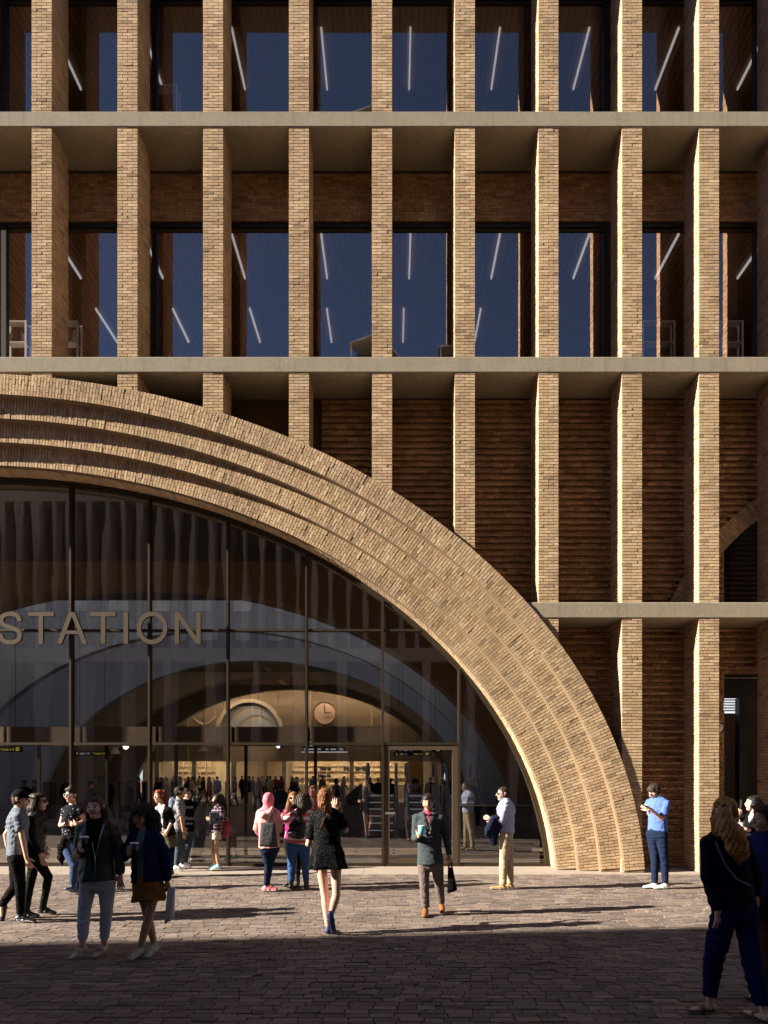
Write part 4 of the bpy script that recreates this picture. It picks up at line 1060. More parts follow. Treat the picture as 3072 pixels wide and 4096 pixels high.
def cap_of(p, mat):
    H = p.hl; b = Sdf(.01)
    b.seg(H(0, -.01, .02), H(0, -.012, .05), (.088, .108), (.082, .098), p.hr)
    Hc, hu = p.H, p.hu
    b.cut(lambda X, Y, Z: -((X - Hc[0]) * hu[0] + (Y - Hc[1]) * hu[1] + (Z - Hc[2]) * hu[2] - .022))
    o = p.add(b, 'cap', mat, .0075)
    v = Sdf(.005); v.seg(H(0, .085, .034), H(0, .165, .022), (.070, .009), (.050, .008), p.hr); p.add(v, 'peak', mat, .006).parent = p.root
def bag_loft(name, crop, quad, Y, th, mat, label, cat, bulge=.3, n=9, bottom=.0):
    """soft bag seen as a quadrilateral in the photo, built as a padded body of real thickness"""
    s_ = lambda p: (crop[0] + p[0] / crop[2], crop[1] + p[1] / crop[2])
    A, B, C, D = [W(*s_(p), Y) for p in quad]      # TL TR BR BL
    root = empty(name, tuple((C + D) / 2), label, cat); rings = []
    for i in range(n):
        t = i / (n - 1); l = A + (D - A) * t; r = B + (C - B) * t; w = th * (.35 + .65 * math.sin(min(1, (t * (1 - bottom) + .12) * 1.1) * math.pi * .62)) * (1 if i < n - 1 else .8)
        ring = []
        for k in range(20):
            a = 2 * math.pi * k / 20; x = math.copysign(abs(math.cos(a)) ** .7, math.cos(a)); y = math.copysign(abs(math.sin(a)) ** .8, math.sin(a))
            q = (l + r) / 2 + (r - l) / 2 * x + np.array([0, 1, 0]) * (y * w * .5 + .006 * math.sin(5 * x + 4 * t)); ring.append(q)
        rings.append(ring)
    loft('bag_body', rings, mat, root); return root, (A, B, C, D)
def strap(root, pts, mat, r=.011, name='strap'):
    MB().tube(pts, r, 7).build(name, mat, root, True)

# 1 man in cap, walking right
p = Person('young man in black cap and grey t-shirt striding right in black jeans', c1, 2115, (298, 345), (262, 492), (240, 1150), 120, 97, 4, 'fair', False,
           arms=[((85, 850), (103, 1010), (150, 1080)), ((315, 870, -.02), (378, 1180, 0), (425, 1320))],
           legs=[((215, 1590), (25, 1850), (25, 2040), dict(dy=.12, s=0)), ((288, 1540), (292, 1990), (455, 2090), dict(sole=2112, s=1, fl=.05))], sh=.17)
p.body('brown'); p.hair('short', HAIR['brown']); p.top('t_shirt', F_GREY, .72, -.03, .012); p.trousers('jeans', F_BLACK, .97, .004); p.shoes(L_BLACK, L_WHITE); cap_of(p, F_BLACK)
# 2 woman in leather jacket
p = Person('woman with very long dark hair, sunglasses and black leather jacket walking right', c1, 2040, (560, 378), (515, 545), (490, 1080), 104, 88, 0, 'fair', True,
           arms=[((500, 850, .02), (620, 1030, .05), (640, 1080)), ((470, 880, -.02), (585, 1150, 0), (622, 1260))],
           legs=[((430, 1560), (372, 1930), (505, 2020), dict(sole=2040, s=0, fl=.05)), ((690, 1450), (612, 1880), (745, 1985), dict(sole=1998, s=1, fl=.05))])
p.body('dark'); p.hair('long', HAIR['dark'], [([(490, 330), (450, 480), (430, 600)], [.07, .06, .035]), ([(520, 330, -.04), (490, 470, -.05), (520, 560, -.04)], [.06, .05, .03]), ([(540, 470), (590, 600), (640, 740), (655, 820)], [.04, .045, .03, .012])])
p.glasses(M_BLACK, M_LENS, .025, False, 'sunglasses'); p.top('blouse', F_RUST, 0, -.06, .004); p.top('jacket', F_LEATHER, 1.9, .06, .02, .006); p.trousers('leggings', F_BLACK2, .98, -.004); p.shoes(F_LEATHER, L_BLACK, .35, 'ankle_boot')
r_, q_ = bag_loft('handbag', c1, [(560, 940), (640, 930), (685, 1080), (600, 1120)], p.Y + .12, .09, F_PATT, 'small black and white patterned handbag beside the woman in leather jacket', 'handbag')
# 3 round sunglasses
p = Person('person in round sunglasses and black dash print top with a jacket tied at the waist', c1, 1655, (1012, 285), (1040, 440), (1005, 960), -12, -22, 4, 'pink', True,
           arms=[((862, 715, -.03), (915, 705, -.24), (985, 690), dict(curl=.9)), ((1200, 660, -.02), (1090, 706, -.24), (1020, 700), dict(curl=.9, th=-1))],
           legs=[((1060, 1310, -.05), (1035, 1570), (965, 1610), dict(dy=-.22, s=0, tdy=-.1)), ((1115, 1300), (1115, 1590), (1085, 1640), dict(sole=1652, s=1))])
p.body('dark'); p.hair('short', HAIR['dark'], [([(960, 215, -.04), (1020, 190, -.05), (1080, 215, -.02)], [.035, .045, .035])]); p.glasses(M_GLINT, M_LENS, .028); p.top('print_top', F_DASH, .35, .0, .008); p.trousers('jeans', F_DENIM, .97, .008); p.shoes(L_NAVY, L_MINT)
b = Sdf(.03); b.chain([p.j((940, 890, -.10)), p.j((900, 1040, -.06)), p.j((870, 1180, -.02)), p.j((888, 1285, .0))], [(.06, .04), (.075, .045), (.055, .04), (.01, .01)]); b.chain([p.j((930, 900, -.12)), p.j((1010, 900, -.14)), p.j((1090, 890, -.10))], [.03, .028, .03]); p.add(b, 'tied_jacket', F_BLACK, .01, folds(.006, 60, 3))
phone(p.j((952, 672, -.33)), (1, 0, -.15), (0, -.5, .8), 'phone held by the person in round sunglasses', .030, .055)
# 4 green jacket
p = Person('woman in dark green bomber jacket and pale cropped jeans carrying a coffee cup', c2, 2120, (437, 272), (450, 440), (462, 1155), 6, -4, 0, 'fair', True,
           arms=[((225, 850), (262, 800, -.19), (285, 690), dict(curl=1.2)), ((735, 800), (738, 1120, -.03), (742, 1240), dict(th=-1))],
           legs=[((300, 1550), (272, 1965), (215, 2100), dict(sole=2110, s=0, td=-1, fl=.12)), ((570, 1550), (542, 1950), (505, 2070), dict(sole=2090, s=1, fl=.12))], sh=.17)
p.body('brown', True, True); p.hair('long', HAIR['brown'], [([(520, 250, .05), (545, 340, .05), (560, 440, .04)], [.045, .045, .03]), ([(375, 230, .05), (360, 360, .06), (340, 440, .06)], [.04, .035, .02])], line=.064)
p.top('black_top', F_BLACK, 0, -.02, .0, neck=1.0); p.top('bomber_jacket', F_GREEN, 1.93, -.01, .022, .007, .95, 40, vneck=.6, flare=.02, vw=.085); p.trousers('jeans', F_LDENIM, .84, .004, .005); p.shoes(L_BEIGE, L_SAGE, 0, 'sandal', True)
strap(p.root, [p.j((395, 700, -.16)), p.j((432, 900, -.20)), p.j((428, 1105, -.19))], M_ALU, .003, 'zip'); strap(p.root, [p.j((545, 480, -.13)), p.j((490, 650, -.17)), p.j((432, 905, -.19))], M_ALU, .003, 'zip'); strap(p.root, [p.j((590, 440, -.07)), p.j((640, 590, -.1)), p.j((640, 720, -.05))], F_BROWN, .012)
cup(p.j((300, 715, -.29)), 0, 'black paper coffee cup in the hand of the woman in green jacket', L_BLACK, L_WHITE)
# 5 denim jacket
p = Person('woman with big curly black hair and glasses in blue denim jacket and mustard miniskirt', c2, 2105, (1000, 398), (1040, 570), (1085, 1185), -8, -16, 2, 'olive', True,
           arms=[((785, 880), (848, 850, -.2), (885, 770), dict(curl=1.2)), ((1310, 880), (1318, 1190, -.02), (1335, 1310), dict(curl=.8, th=-1))],
           legs=[((1085, 1640, -.03), (985, 2000), (935, 2090), dict(sole=2128, s=1, fl=.12)), ((1085, 1640, .03), (1160, 1955), (1130, 2075), dict(sole=2095, s=0, fl=.12))], sh=.17)
p.body('black', True); p.hair('long', HAIR['black'], [([(1050, 290, .03), (1130, 400, .04), (1150, 520, .03), (1120, 620, -.02)], [.07, .085, .08, .05]), ([(950, 300, .02), (920, 430, .03), (910, 540, .0), (920, 600, -.03)], [.05, .055, .05, .03]), ([(1040, 330, .09), (1040, 520, .10)], [.09, .09])], vol=.018, amp=.008, line=.05)
p.glasses(M_BLACK, M_CLENS, .024); p.top('print_blouse', F_TEALP, 0, .12, -.002, neck=.93); p.top('denim_jacket', F_DENIMJ, 1.94, .02, .026, .007, .95, 40, vneck=.62, flare=.01, vw=.05, straight=True); p.skirt('miniskirt', F_MUST, .12, -.38, .135, .20, 3, .006); p.shoes(L_SAGE, L_BEIGE)
cup(p.j((915, 790, -.31)), 0, 'black paper coffee cup in the hand of the woman in denim jacket', L_BLACK, L_WHITE)
r_, q_ = bag_loft('paper_bag', c2, [(1320, 1262), (1420, 1255), (1400, 1640), (1285, 1715)], p.Y - .04, .05, F_WHITE, 'thin white bag hanging from the hand of the woman in denim jacket', 'bag')
# 6 red haired woman
p = Person('woman with red bob in white blouse and dark cardigan behind the denim jacket woman', c3, 1609, (318, 262), (355, 430), (455, 920), -22, -34, 2, 'fair', True,
           arms=[((200, 680), (330, 850, -.2), (390, 870)), ((540, 670), (462, 830, -.2), (400, 925), dict(th=-1))],
           legs=[((480, 1230), (490, 1500), (450, 1580), dict(sole=1600, s=0)), ((525, 1230), (525, 1500), (500, 1580), dict(sole=1609, s=1))], sh=.175)
p.body('red'); p.hair('bob', HAIR['red'], [([(400, 210, .03), (430, 320, .03), (425, 400, .0)], [.05, .05, .02]), ([(285, 190, .05), (262, 300, .03), (285, 395, -.02)], [.035, .035, .014])]); p.top('blouse', F_WHITE, 0, .02, .006, vneck=.16); 
p.top('cardigan', F_BLACK2, 1.35, -.04, .022, .006, .95, vneck=.62, vw=.115, straight=True); p.skirt('skirt', F_OLIVE, .1, -.42, .135, .19, 5, .006); p.trousers('tights', F_BLACK2, .97, -.012); p.shoes(L_BLACK)
# 7 grey tee man with backpack
p = Person('short haired man in light grey t-shirt wearing a slate backpack, arm hanging', c3, 1512, (668, 200), (642, 322), (640, 830), 108, 112, 0, 'tan', False,
           arms=[((610, 600, .0), (610, 840), (620, 900)), ((690, 640, -.02), (722, 860, .02), (732, 960))],
           legs=[((700, 1140), (700, 1375), (790, 1450), dict(sole=1470, s=0, fl=.05)), ((645, 1140), (610, 1400), (670, 1490), dict(sole=1512, s=1, fl=.05))])
p.body('black'); p.hair('short', HAIR['black']); p.top('t_shirt', F_GREY2, .75, -.01, .012); p.trousers('jeans', F_GDENIM, .98, .012); p.shoes(L_WHITE, L_WHITE)
mb_ = Sdf(.04); mb_.chain([p.j((545, 345, -.02)), p.j((540, 520, -.02)), p.j((560, 690, -.02))], [(.11, .07), (.13, .09), (.10, .07)], p.lat)
bp = empty('backpack', tuple(p.j((550, 690))), 'slate grey backpack on the back of the man in light grey t-shirt', 'backpack'); V, F = mb_.mesh(.011, folds(.004, 50, 4)); mk('bag_body', V, F, F_BAGG, bp, True)
strap(bp, [p.j((560, 330, -.17)), p.j((640, 340, -.20)), p.j((690, 440, -.17)), p.j((650, 600, -.14))], F_BAGG, .014)
# 8 black hoodie
p = Person('man in glasses and black sweatshirt with white printed lettering beside the grey t-shirt man', c3, 1470, (775, 228), (770, 345), (765, 830), 35, 62, 4, 'light', False,
           arms=[((690, 600, .0), (720, 780, -.1), (740, 850)), ((850, 560, .05), (835, 760, .0), (830, 850), dict(th=-1))],
           legs=[((740, 1130), (700, 1370), (730, 1440), dict(sole=1460, s=0)), ((785, 1130), (745, 1370), (820, 1450), dict(sole=1470, s=1, fl=.05))])
p.body('black'); p.hair('short', HAIR['black']); p.glasses(M_BLACK, M_CLENS, .022, False); p.top('sweatshirt', F_BLACK, 1.95, -.04, .02, .005, 1.0); p.trousers('jeans', F_GDENIM, .97, .012); p.shoes(L_WHITE, L_BLACK)
for tx, y_, sz in (('UNIV', 470, .075), ('phoc', 655, .115), ('adise', 730, .07)): text_mesh(tx, p.j((770, y_, 0)) + p.fw * .150, sz, F_WHITE, p.root, rz=20, al='CENTER')
# 9 plaid shirt girl
p = Person('girl with long black hair in maroon plaid shirt and patterned shorts, arms folded', c3, 1508, (1288, 325), (1320, 440), (1250, 850), -58, -72, 0, 'tan', True,
           arms=[((1160, 640, -.12), (1250, 600, -.22), (1330, 600)), ((1400, 640, -.04), (1200, 655, -.16), (1115, 640), dict(th=-1))],
           legs=[((1205, 1130), (1235, 1400), (1150, 1485), dict(sole=1500, s=0, fl=.05)), ((1262, 1130, -.02), (1300, 1400), (1215, 1490), dict(sole=1508, s=1, fl=.05))])
p.body('black', True); p.hair('long', HAIR['black'], [([(1340, 270, .03), (1390, 420, .05), (1425, 600, .04)], [.055, .06, .03]), ([(1275, 280, -.06), (1240, 360, -.1), (1215, 430, -.12)], [.03, .025, .012])]); p.top('plaid_shirt', F_PLAID, 1.75, -.06, .026, .006); p.trousers('shorts', F_ANIMAL, .19, .02); p.shoes(L_AQUA, L_WHITE, 0, 'trainer')
tb = MB(); q = p.j((1240, 635, -.26)); tb.obox(q, np.array([.085, .04, .0]), np.array([0, .0, .115]), np.array([-.004, .008, 0])); tag(tb.build('tablet', F_BAGG), 'grey tablet case hugged by the girl in plaid shirt', 'tablet')
bp = empty('backpack', tuple(p.j((1430, 920, .1))), 'red canvas backpack on the back of the girl in plaid shirt', 'backpack'); b = Sdf(.04); b.chain([p.j((1405, 640, .06)), p.j((1430, 770, .06)), p.j((1425, 890, .06))], [(.10, .07), (.125, .09), (.11, .08)], p.lat); V, F = b.mesh(.011, folds(.004, 50, 2)); mk('bag_body', V, F, F_REDBAG, bp, True)
strap(bp, [p.j((1385, 470, .02)), p.j((1345, 560, -.12)), p.j((1375, 760, -.06))], F_REDBAG, .012)
# 10 hijab
p = Person('woman in pink headscarf and pale pink hoodie seen from behind with a tote bag', c4, 1572, (278, 215), (265, 345), (288, 890), 176, 168, 0, 'fair', True,
           arms=[((102, 640, .02), (160, 740, .18), (230, 740)), ((425, 650, .02), (452, 540, .2), (465, 480))],
           legs=[((262, 1180), (235, 1490), (350, 1550), dict(sole=1572, s=0, fl=.05)), ((285, 1180), (262, 1470), (360, 1530), dict(sole=1555, s=1, fl=.05))])
p.body('dark'); p.top('hoodie', F_PINK, 1.9, -.06, .026, .006)
b = Sdf(.03); H = p.hl; b.seg(H(0, -.015, 0), H(0, -.015, .035), (.088, .108), (.084, .10), p.hr); b.chain([H(0, -.02, -.03), H(0, -.015, -.10), p.N + np.array([0, -.02, -.02])], [(.08, .09), (.075, .075), (.11, .10)], p.hr); fc, hf, hu_ = p.H, p.hf, p.hu
b.cut(lambda X, Y, Z: np.minimum(((X - fc[0]) * hf[0] + (Y - fc[1]) * hf[1] + (Z - fc[2]) * hf[2]) - .055, .075 - np.abs(Z - fc[2]))); p.add(b, 'headscarf', F_PINK2, .008, folds(.003, 70, 5))
b = Sdf(.04); b.chain([p.j((150, 400, -.10)), p.j((205, 450, -.15)), p.j((300, 400, -.14)), p.j((330, 340, -.08))], [.035, .05, .045, .03]); p.add(b, 'hood', F_PINK, .01, folds(.006, 50, 8))
p.trousers('jeans', F_DENIMD, .98, -.004); p.shoes(L_PINK, L_WHITE)
r_, q_ = bag_loft('tote_bag', c4, [(155, 552), (372, 560), (412, 915), (135, 905)], p.Y - .22, .13, F_TOTE, 'charcoal tote bag on the shoulder of the woman in pink headscarf', 'tote bag', bottom=.35)
strap(r_, [p.j((265, 550, -.24)), p.j((305, 440, -.2)), p.j((345, 365, -.12)), p.j((372, 400, -.05))], F_TOTE); strap(r_, [p.j((345, 580, -.24)), p.j((318, 480, -.2)), p.j((345, 370, -.10))], F_TOTE)
# 11 auburn woman facing us
p = Person('auburn haired woman in sunglasses facing out, mostly hidden by the striped shirt woman', c4, 1495, (640, 195), (650, 330), (640, 820), -8, 4, 0, 'fair', True,
           arms=[((560, 600), (540, 700, -.05), (540, 740)), ((740, 600), (740, 720, .0), (740, 780), dict(th=-1))],
           legs=[((600, 1150), (590, 1440), (540, 1480), dict(sole=1490, s=0)), ((700, 1150), (700, 1440), (690, 1480), dict(sole=1495, s=1))])
p.body('auburn'); p.hair('long', HAIR['auburn'], [([(605, 160, -.02), (575, 290, -.05), (550, 400, -.09), (530, 460, -.11)], [.04, .045, .04, .015]), ([(680, 160), (700, 330)], [.05, .04])]); p.glasses(M_BLACK, M_LENS, .026, False, 'sunglasses'); p.top('magenta_top', cloth('magenta', (.22, .015, .12)), .6, -.02, .008); p.trousers('jeans', F_BLACK2, .97); p.shoes(L_BLACK, None, .4, 'boot')
# 12 striped woman
p = Person('dark wavy haired woman in pink and white striped top wearing a black backpack', c4, 1540, (775, 215), (780, 365), (715, 850), 196, 205, 2, 'fair', True,
           arms=[((500, 505, .06), (570, 590, .15), (640, 600)), ((945, 640, .02), (955, 790, .1), (940, 850))],
           legs=[((615, 1180), (605, 1490), (600, 1520), dict(sole=1535, s=0, td=1)), ((812, 1170), (832, 1490), (845, 1520), dict(sole=1540, s=1, td=1))], hips=1.22, chest=1.12, sh=.18)
p.body('dark'); p.hair('long', HAIR['dark'], [([(740, 180), (690, 260, -.05), (640, 340, -.10)], [.06, .06, .025]), ([(820, 170), (850, 300, -.03), (800, 390, -.12)], [.07, .07, .03]), ([(770, 230, -.08), (760, 330, -.13), (720, 410, -.15)], [.08, .07, .02])], amp=.008); p.top('striped_top', F_STRIPE, 1.7, -.01, .02, .005); p.trousers('jeans', cloth('mid_denim', (.03, .075, .19), .3, nscale=9), .8, .008, .006); p.shoes(L_BLACK, None, .5, 'boot')
bp = empty('backpack', tuple(p.j((690, 780, -.2))), 'black leather backpack on the woman in striped top', 'backpack'); b = Sdf(.04); b.chain([p.j((735, 480, -.19)), p.j((715, 590, -.22)), p.j((690, 715, -.21))], [(.055, .05), (.12, .08), (.15, .09)], p.lat); V, F = b.mesh(.0105, folds(.006, 55, 6)); mk('bag_body', V, F, F_LEATHER, bp, True)
strap(bp, [p.j((735, 470, -.2)), p.j((740, 400, -.15)), p.j((790, 390, -.06))], F_LEATHER); MB().lathe(p.j((668, 700, -.32)), [(.010, -.004), (.010, .004)], 12, 'y').build('clasp', M_BRONZE, bp)
# 13 dotted dress
p = Person('woman in short black dress with white dots walking towards the doors', c4, 2200, (1112, 185), (1130, 365), (1145, 985), 178, 170, 6, 'pink', True,
           arms=[((862, 870, .02), (955, 850, .24), (1010, 830)), ((1408, 665, .04), (1265, 380, .22), (1238, 240), dict(th=-1))],
           legs=[((1105, 1610, .02), (1150, 2080), (1150, 2170), dict(sole=2195, s=0, td=1)), ((1275, 1620, -.02), (1192, 1915), (1225, 2130), dict(dy=-.06, s=1, tdy=.02))])
p.body('auburn', True); p.hair('bun', HAIR['auburn'], [([(1080, 230, -.09), (1075, 290, -.12), (1120, 330, -.11), (1170, 300, -.10)], [.04, .05, .05, .03]), ([(1140, 310, -.1), (1170, 400, -.10), (1160, 440, -.1)], [.04, .025, .01])], amp=.006); p.top('dress_top', F_DOTS, .8, .2, .004, .004); p.skirt('dress_skirt', F_DOTS, .34, -.37, .132, .215, 7, .020); p.shoes(L_NAVY, L_BLACK)
strap(p.root, [p.j((1105, 470, -.13)), p.j((1075, 560, -.145)), p.j((1040, 635, -.14))], F_BROWN, .012)
# 14 teal blazer
p = Person('smiling man in teal blazer, crimson shirt and bow tie holding a turquoise cup', c5, 1885, (332, 245), (338, 392), (362, 1090), -2, -8, 12, 'tan', False,
           arms=[((150, 765, .0), (200, 745, -.2), (232, 650), dict(curl=1.1)), ((592, 720), (642, 1020, -.03), (652, 1110), dict(curl=1.3, th=-1))],
           legs=[((278, 1440, -.03), (300, 1775), (275, 1870), dict(sole=1882, s=0, fl=.14)), ((490, 1430, .02), (530, 1700), (530, 1810), dict(sole=1832, s=1, fl=.14))], sh=.185)
p.body('black'); p.hair('short', HAIR['black'], (), vol=.012, line=.068, back=.022); p.top('shirt', F_CRIM, 0, .0, -.010, .002, neck=1.02); p.top('blazer', F_TEAL, 1.95, -.06, .018, .004, .95, 40, vneck=.36, flare=.01)
for sg, x0_ in ((-1, 268), (1, 412)):
    b = Sdf(.006); b.chain([p.j((x0_, 395, -.105)), p.j((338 + sg * 42, 500, -.165)), p.j((338 + sg * 8, 640, -.172))], [(.020, .006), (.030, .006), (.006, .005)], (1, 0, 0)); p.add(b, 'lapel', F_TEAL, .006)
b = Sdf(.004); q = p.j((335, 432, -.135)); b.seg(q - p.lat * .045, q - p.lat * .006, (.022, .01), (.009, .012), (0, 0, 1)); b.seg(q + p.lat * .006, q + p.lat * .045, (.009, .012), (.022, .01), (0, 0, 1)); p.add(b, 'bow_tie', F_BLACK, .006)
for yy in (690, 805): MB().lathe(p.j((350, yy, -.165)), [(.008, -.004), (.008, .004)], 10, 'y').build('button', L_WHITE, p.root)
p.trousers('trousers', F_TAUPE, .95, .006, .005); p.shoes(L_TAN, L_BLACK, 0, 'brogue'); cup(p.j((234, 660, -.28)), 0, 'turquoise paper cup with white lid held by the man in teal blazer', plain('turquoise_card', (.10, .50, .56), .5), L_WHITE)
r_, q_ = bag_loft('carrier_bag', c5, [(618, 1190), (690, 1190), (755, 1510), (610, 1560)], p.Y + .02, .12, F_BLACK, 'black soft bag hanging from the hand of the man in teal blazer', 'bag'); strap(r_, [p.j((630, 1210, .02)), p.j((645, 1100, .0)), p.j((672, 1105, .0)), p.j((680, 1200, .02))], F_BLACK, .012)
# 15 checked shirt
p = Person('man in blue checked shirt, khaki trousers and sunglasses looking left with coat over arm', c5, 1508, (1412, 125), (1455, 232), (1462, 690), -104, -82, 0, 'pink', False,
           arms=[((1390, 520, .0), (1265, 500, -.02), (1225, 485)), ((1395, 540, -.04), (1270, 505, .02), (1222, 488))],
           legs=[((1425, 1060), (1415, 1440), (1275, 1492), dict(sole=1506, s=0 if False else 0, fl=.05)), ((1500, 1060), (1520, 1430), (1420, 1475), dict(sole=1484, s=1, fl=.05))], sh=.185, chest=1.08)
p.body('dark'); p.hair('short', HAIR['dark']); p.glasses(M_BLACK, M_LENS, .025, False, 'sunglasses'); p.top('checked_shirt', F_CHECK, 1.9, .0, .022, .005, 1.0); p.trousers('trousers', F_KHAKI, .98, .014, .005)
b = Sdf(.02); tl = np.linalg.norm(p.N - p.P); b.seg(p.P + p.up * tl * .06, p.P + p.up * tl * .11, (.150, .112), (.148, .111), p.lat, f0=True, f1=True); p.add(b, 'belt', F_BROWN, .008); p.shoes(L_SUEDE, L_BEIGE, 0, 'desert_boot')
ct = Sdf(.04); ct.chain([p.j((1320, 490, -.16)), p.j((1290, 590, -.16)), p.j((1270, 700, -.14)), p.j((1290, 845, -.10))], [(.10, .06), (.10, .06), (.085, .05), (.05, .03)], (1, 0, 0)); ct.chain([p.j((1260, 520, -.2)), p.j((1205, 640, -.18)), p.j((1180, 705, -.16))], [.05, .045, .03]); V, F = ct.mesh(.0105, folds(.009, 45, 5)); tag(mk('coat', V, F, F_NAVYC, None, True), 'navy coat draped over the forearm of the man in checked shirt', 'coat')
# 16 blue tee
p = Person('man in blue t-shirt and dark jeans looking down at his phone beside the arch', c6, 2105, (345, 305), (425, 425), (410, 1065), -52, -66, 32, 'fair', False,
           arms=[((300, 780, -.05), (240, 640, -.14), (170, 575), dict(curl=.9)), ((495, 810, -.06), (285, 625, -.14), (165, 570), dict(curl=.9))],
           legs=[((365, 1570), (365, 1990), (205, 2080), dict(sole=2095, s=0, fl=.05)), ((535, 1570), (560, 2000), (400, 2090), dict(sole=2108, s=1, fl=.05))], sh=.18)
p.body('dark'); p.hair('short', HAIR['dark'], vol=.018, amp=.008); p.glasses(M_BLACK, M_LENS, .022, False, 'sunglasses'); p.top('t_shirt', F_BLUET, .8, .06, .008, .005); p.trousers('jeans', F_DENIMD, .98, .006, .006)
b = Sdf(.02); tl = np.linalg.norm(p.N - p.P); b.seg(p.P + p.up * tl * .05, p.P + p.up * tl * .10, (.150, .112), (.148, .111), p.lat, f0=True, f1=True); p.add(b, 'belt', L_BLACK, .008); p.shoes(L_GREYS, L_WHITE, 0, 'trainer'); phone(p.j((128, 540, -.30)), (.3, .4, .05), (-.8, .3, .35), 'black phone in the hands of the man in blue t-shirt', .034, .07)
# 17 girl photographing
p = Person('woman with black bob in black top raising a phone at the far right', c7, 2420, (1235, 500), (1275, 690), (1300, 1300), -62, -84, -4, 'light', True,
           arms=[((950, 860, -.02), (985, 720, -.08), (1025, 590), dict(curl=.9, th=-1)), ((1290, 1000, -.02), (1120, 960, -.2), (1060, 930), dict(curl=.9))],
           legs=[((1290, 1850), (1290, 2330), (1200, 2400), dict(sole=2420, s=0, fl=.05)), ((1330, 1850), (1330, 2330), (1240, 2400), dict(sole=2420, s=1, fl=.05))], Y=10.7)
p.body('black'); p.hair('bob', HAIR['black'], [([(1300, 430, .0), (1360, 540, .02), (1370, 650, .02)], [.06, .065, .03]), ([(1270, 440, -.06), (1260, 540, -.09), (1290, 620, -.07)], [.03, .035, .02])]); p.top('white_collar', F_WHITE, 0, .3, .006, neck=1.0, vneck=.1); p.top('black_top', F_BLACK, 1.6, -.02, .022, .005, .92, vneck=.14); p.trousers('trousers', F_BLACK2, .97, .02); p.shoes(L_BLACK)
phone(p.j((1032, 525, -.13)), (.15, 1, 0), (.1, 0, 1), 'dark phone held up by the woman with black bob'); t_ = cup(p.j((1035, 895, -.28)), 0, 'clear iced drink cup held by the woman with black bob', plain('iced_drink', (.35, .33, .30), .2), M_CLENS, .1, .045); MB().tube([p.j((1020, 870, -.28)), p.j((1010, 790, -.28))], .004, 6).build('straw', L_WHITE, t_)
# 18 foreground woman
K7 = lambda x, y, d=0: (x, y, d, c7)
p = Person('tall woman with long auburn ponytail in navy jumper and cobalt trousers, back turned', c8, 2060, K7(728, 640), K7(735, 1010), (770, 470), -160, -160, 0, 'pink', True,
           arms=[(K7(455, 1780, .02), (530, 555, -.03), (545, 800)), (K7(1290, 1750, .02), (1080, 300, .1), (1040, 420))],
           legs=[((450, 1290, .02), (400, 1880), (150, 1900), dict(sole=2050, s=0, fl=.05)), ((1045, 1320), (1200, 2020), (1130, 2190), dict(sole=2215, s=1, fl=.2, td=1))], sh=.19, headk=1.04)
a = HAIR['gold']; p.body('gold', False, True); p.hair('long', a, [([K7(760, 560, -.10), K7(740, 700, -.15), K7(760, 860, -.17), K7(830, 1020, -.18)], [.04, .05, .06, .07]), ([K7(800, 900, -.17), K7(920, 1060, -.17), K7(1000, 1250, -.17), K7(1060, 1400, -.15), K7(1070, 1490, -.14)], [.07, .08, .065, .045, .015]), ([K7(860, 1100, -.18), K7(900, 1300, -.18), K7(980, 1450, -.16), K7(1000, 1560, -.14)], [.05, .05, .03, .008]), ([K7(600, 800, -.08), K7(620, 1000, -.09), K7(625, 1140, -.09)], [.045, .035, .012])], amp=.007, h=.009)
b = Sdf(.01); b.seg(p.j(K7(740, 560, -.13)), p.j(K7(770, 600, -.135)), .03, .028); p.add(b, 'hair_clip', L_BLACK, .008)
p.top('jumper', F_NAVY, 1.93, .02, .022, .006, .97, 40); p.trousers('trousers', F_BLUE, .86, .010, .008, h=.011, fold=38); p.shoes(plain('gold_strap', (.16, .13, .06), .5), L_BLACK, 0, 'sandal', True)
strap(p.root, [p.j(K7(545, 1090, -.06)), p.j(K7(610, 1250, -.15)), p.j(K7(700, 1450, -.17)), p.j(K7(765, 1600, -.17)), p.j(K7(960, 1850, -.17)), p.j(K7(1200, 1960, -.12))], F_BAGG, .009)
# 19 woman at the edge
p = Person('woman with dark pinned up hair in blue t-shirt cut by the right edge', c8, 1860, K7(1440, 760), K7(1500, 1040), (1330, 400), -60, -78, 6, 'tan', True,
           arms=[(K7(1330, 1650, .0), (1170, 260, -.1), (1130, 380)), ((1500, 100), (1480, 350), (1480, 450))],
           legs=[((1290, 1200), (1150, 1760), (1010, 1800), dict(sole=1850, s=0, fl=.05)), ((1420, 1200), (1500, 1700), (1400, 1800), dict(sole=1850, s=1, fl=.05))])
p.body('dark'); p.hair('bun', HAIR['dark'], [([K7(1470, 640), K7(1540, 620)], [.05, .05])]); p.top('t_shirt', cloth('deep_blue', (.012, .016, .10)), .75, .1, .015); p.skirt('skirt', F_BLACK, .14, -.2, .135, .19, 4); p.trousers('trousers', F_BROWN, .9, .01); p.shoes(plain('gold_sandal', (.40, .28, .10), .4), L_BLACK, 0, 'sandal', True)
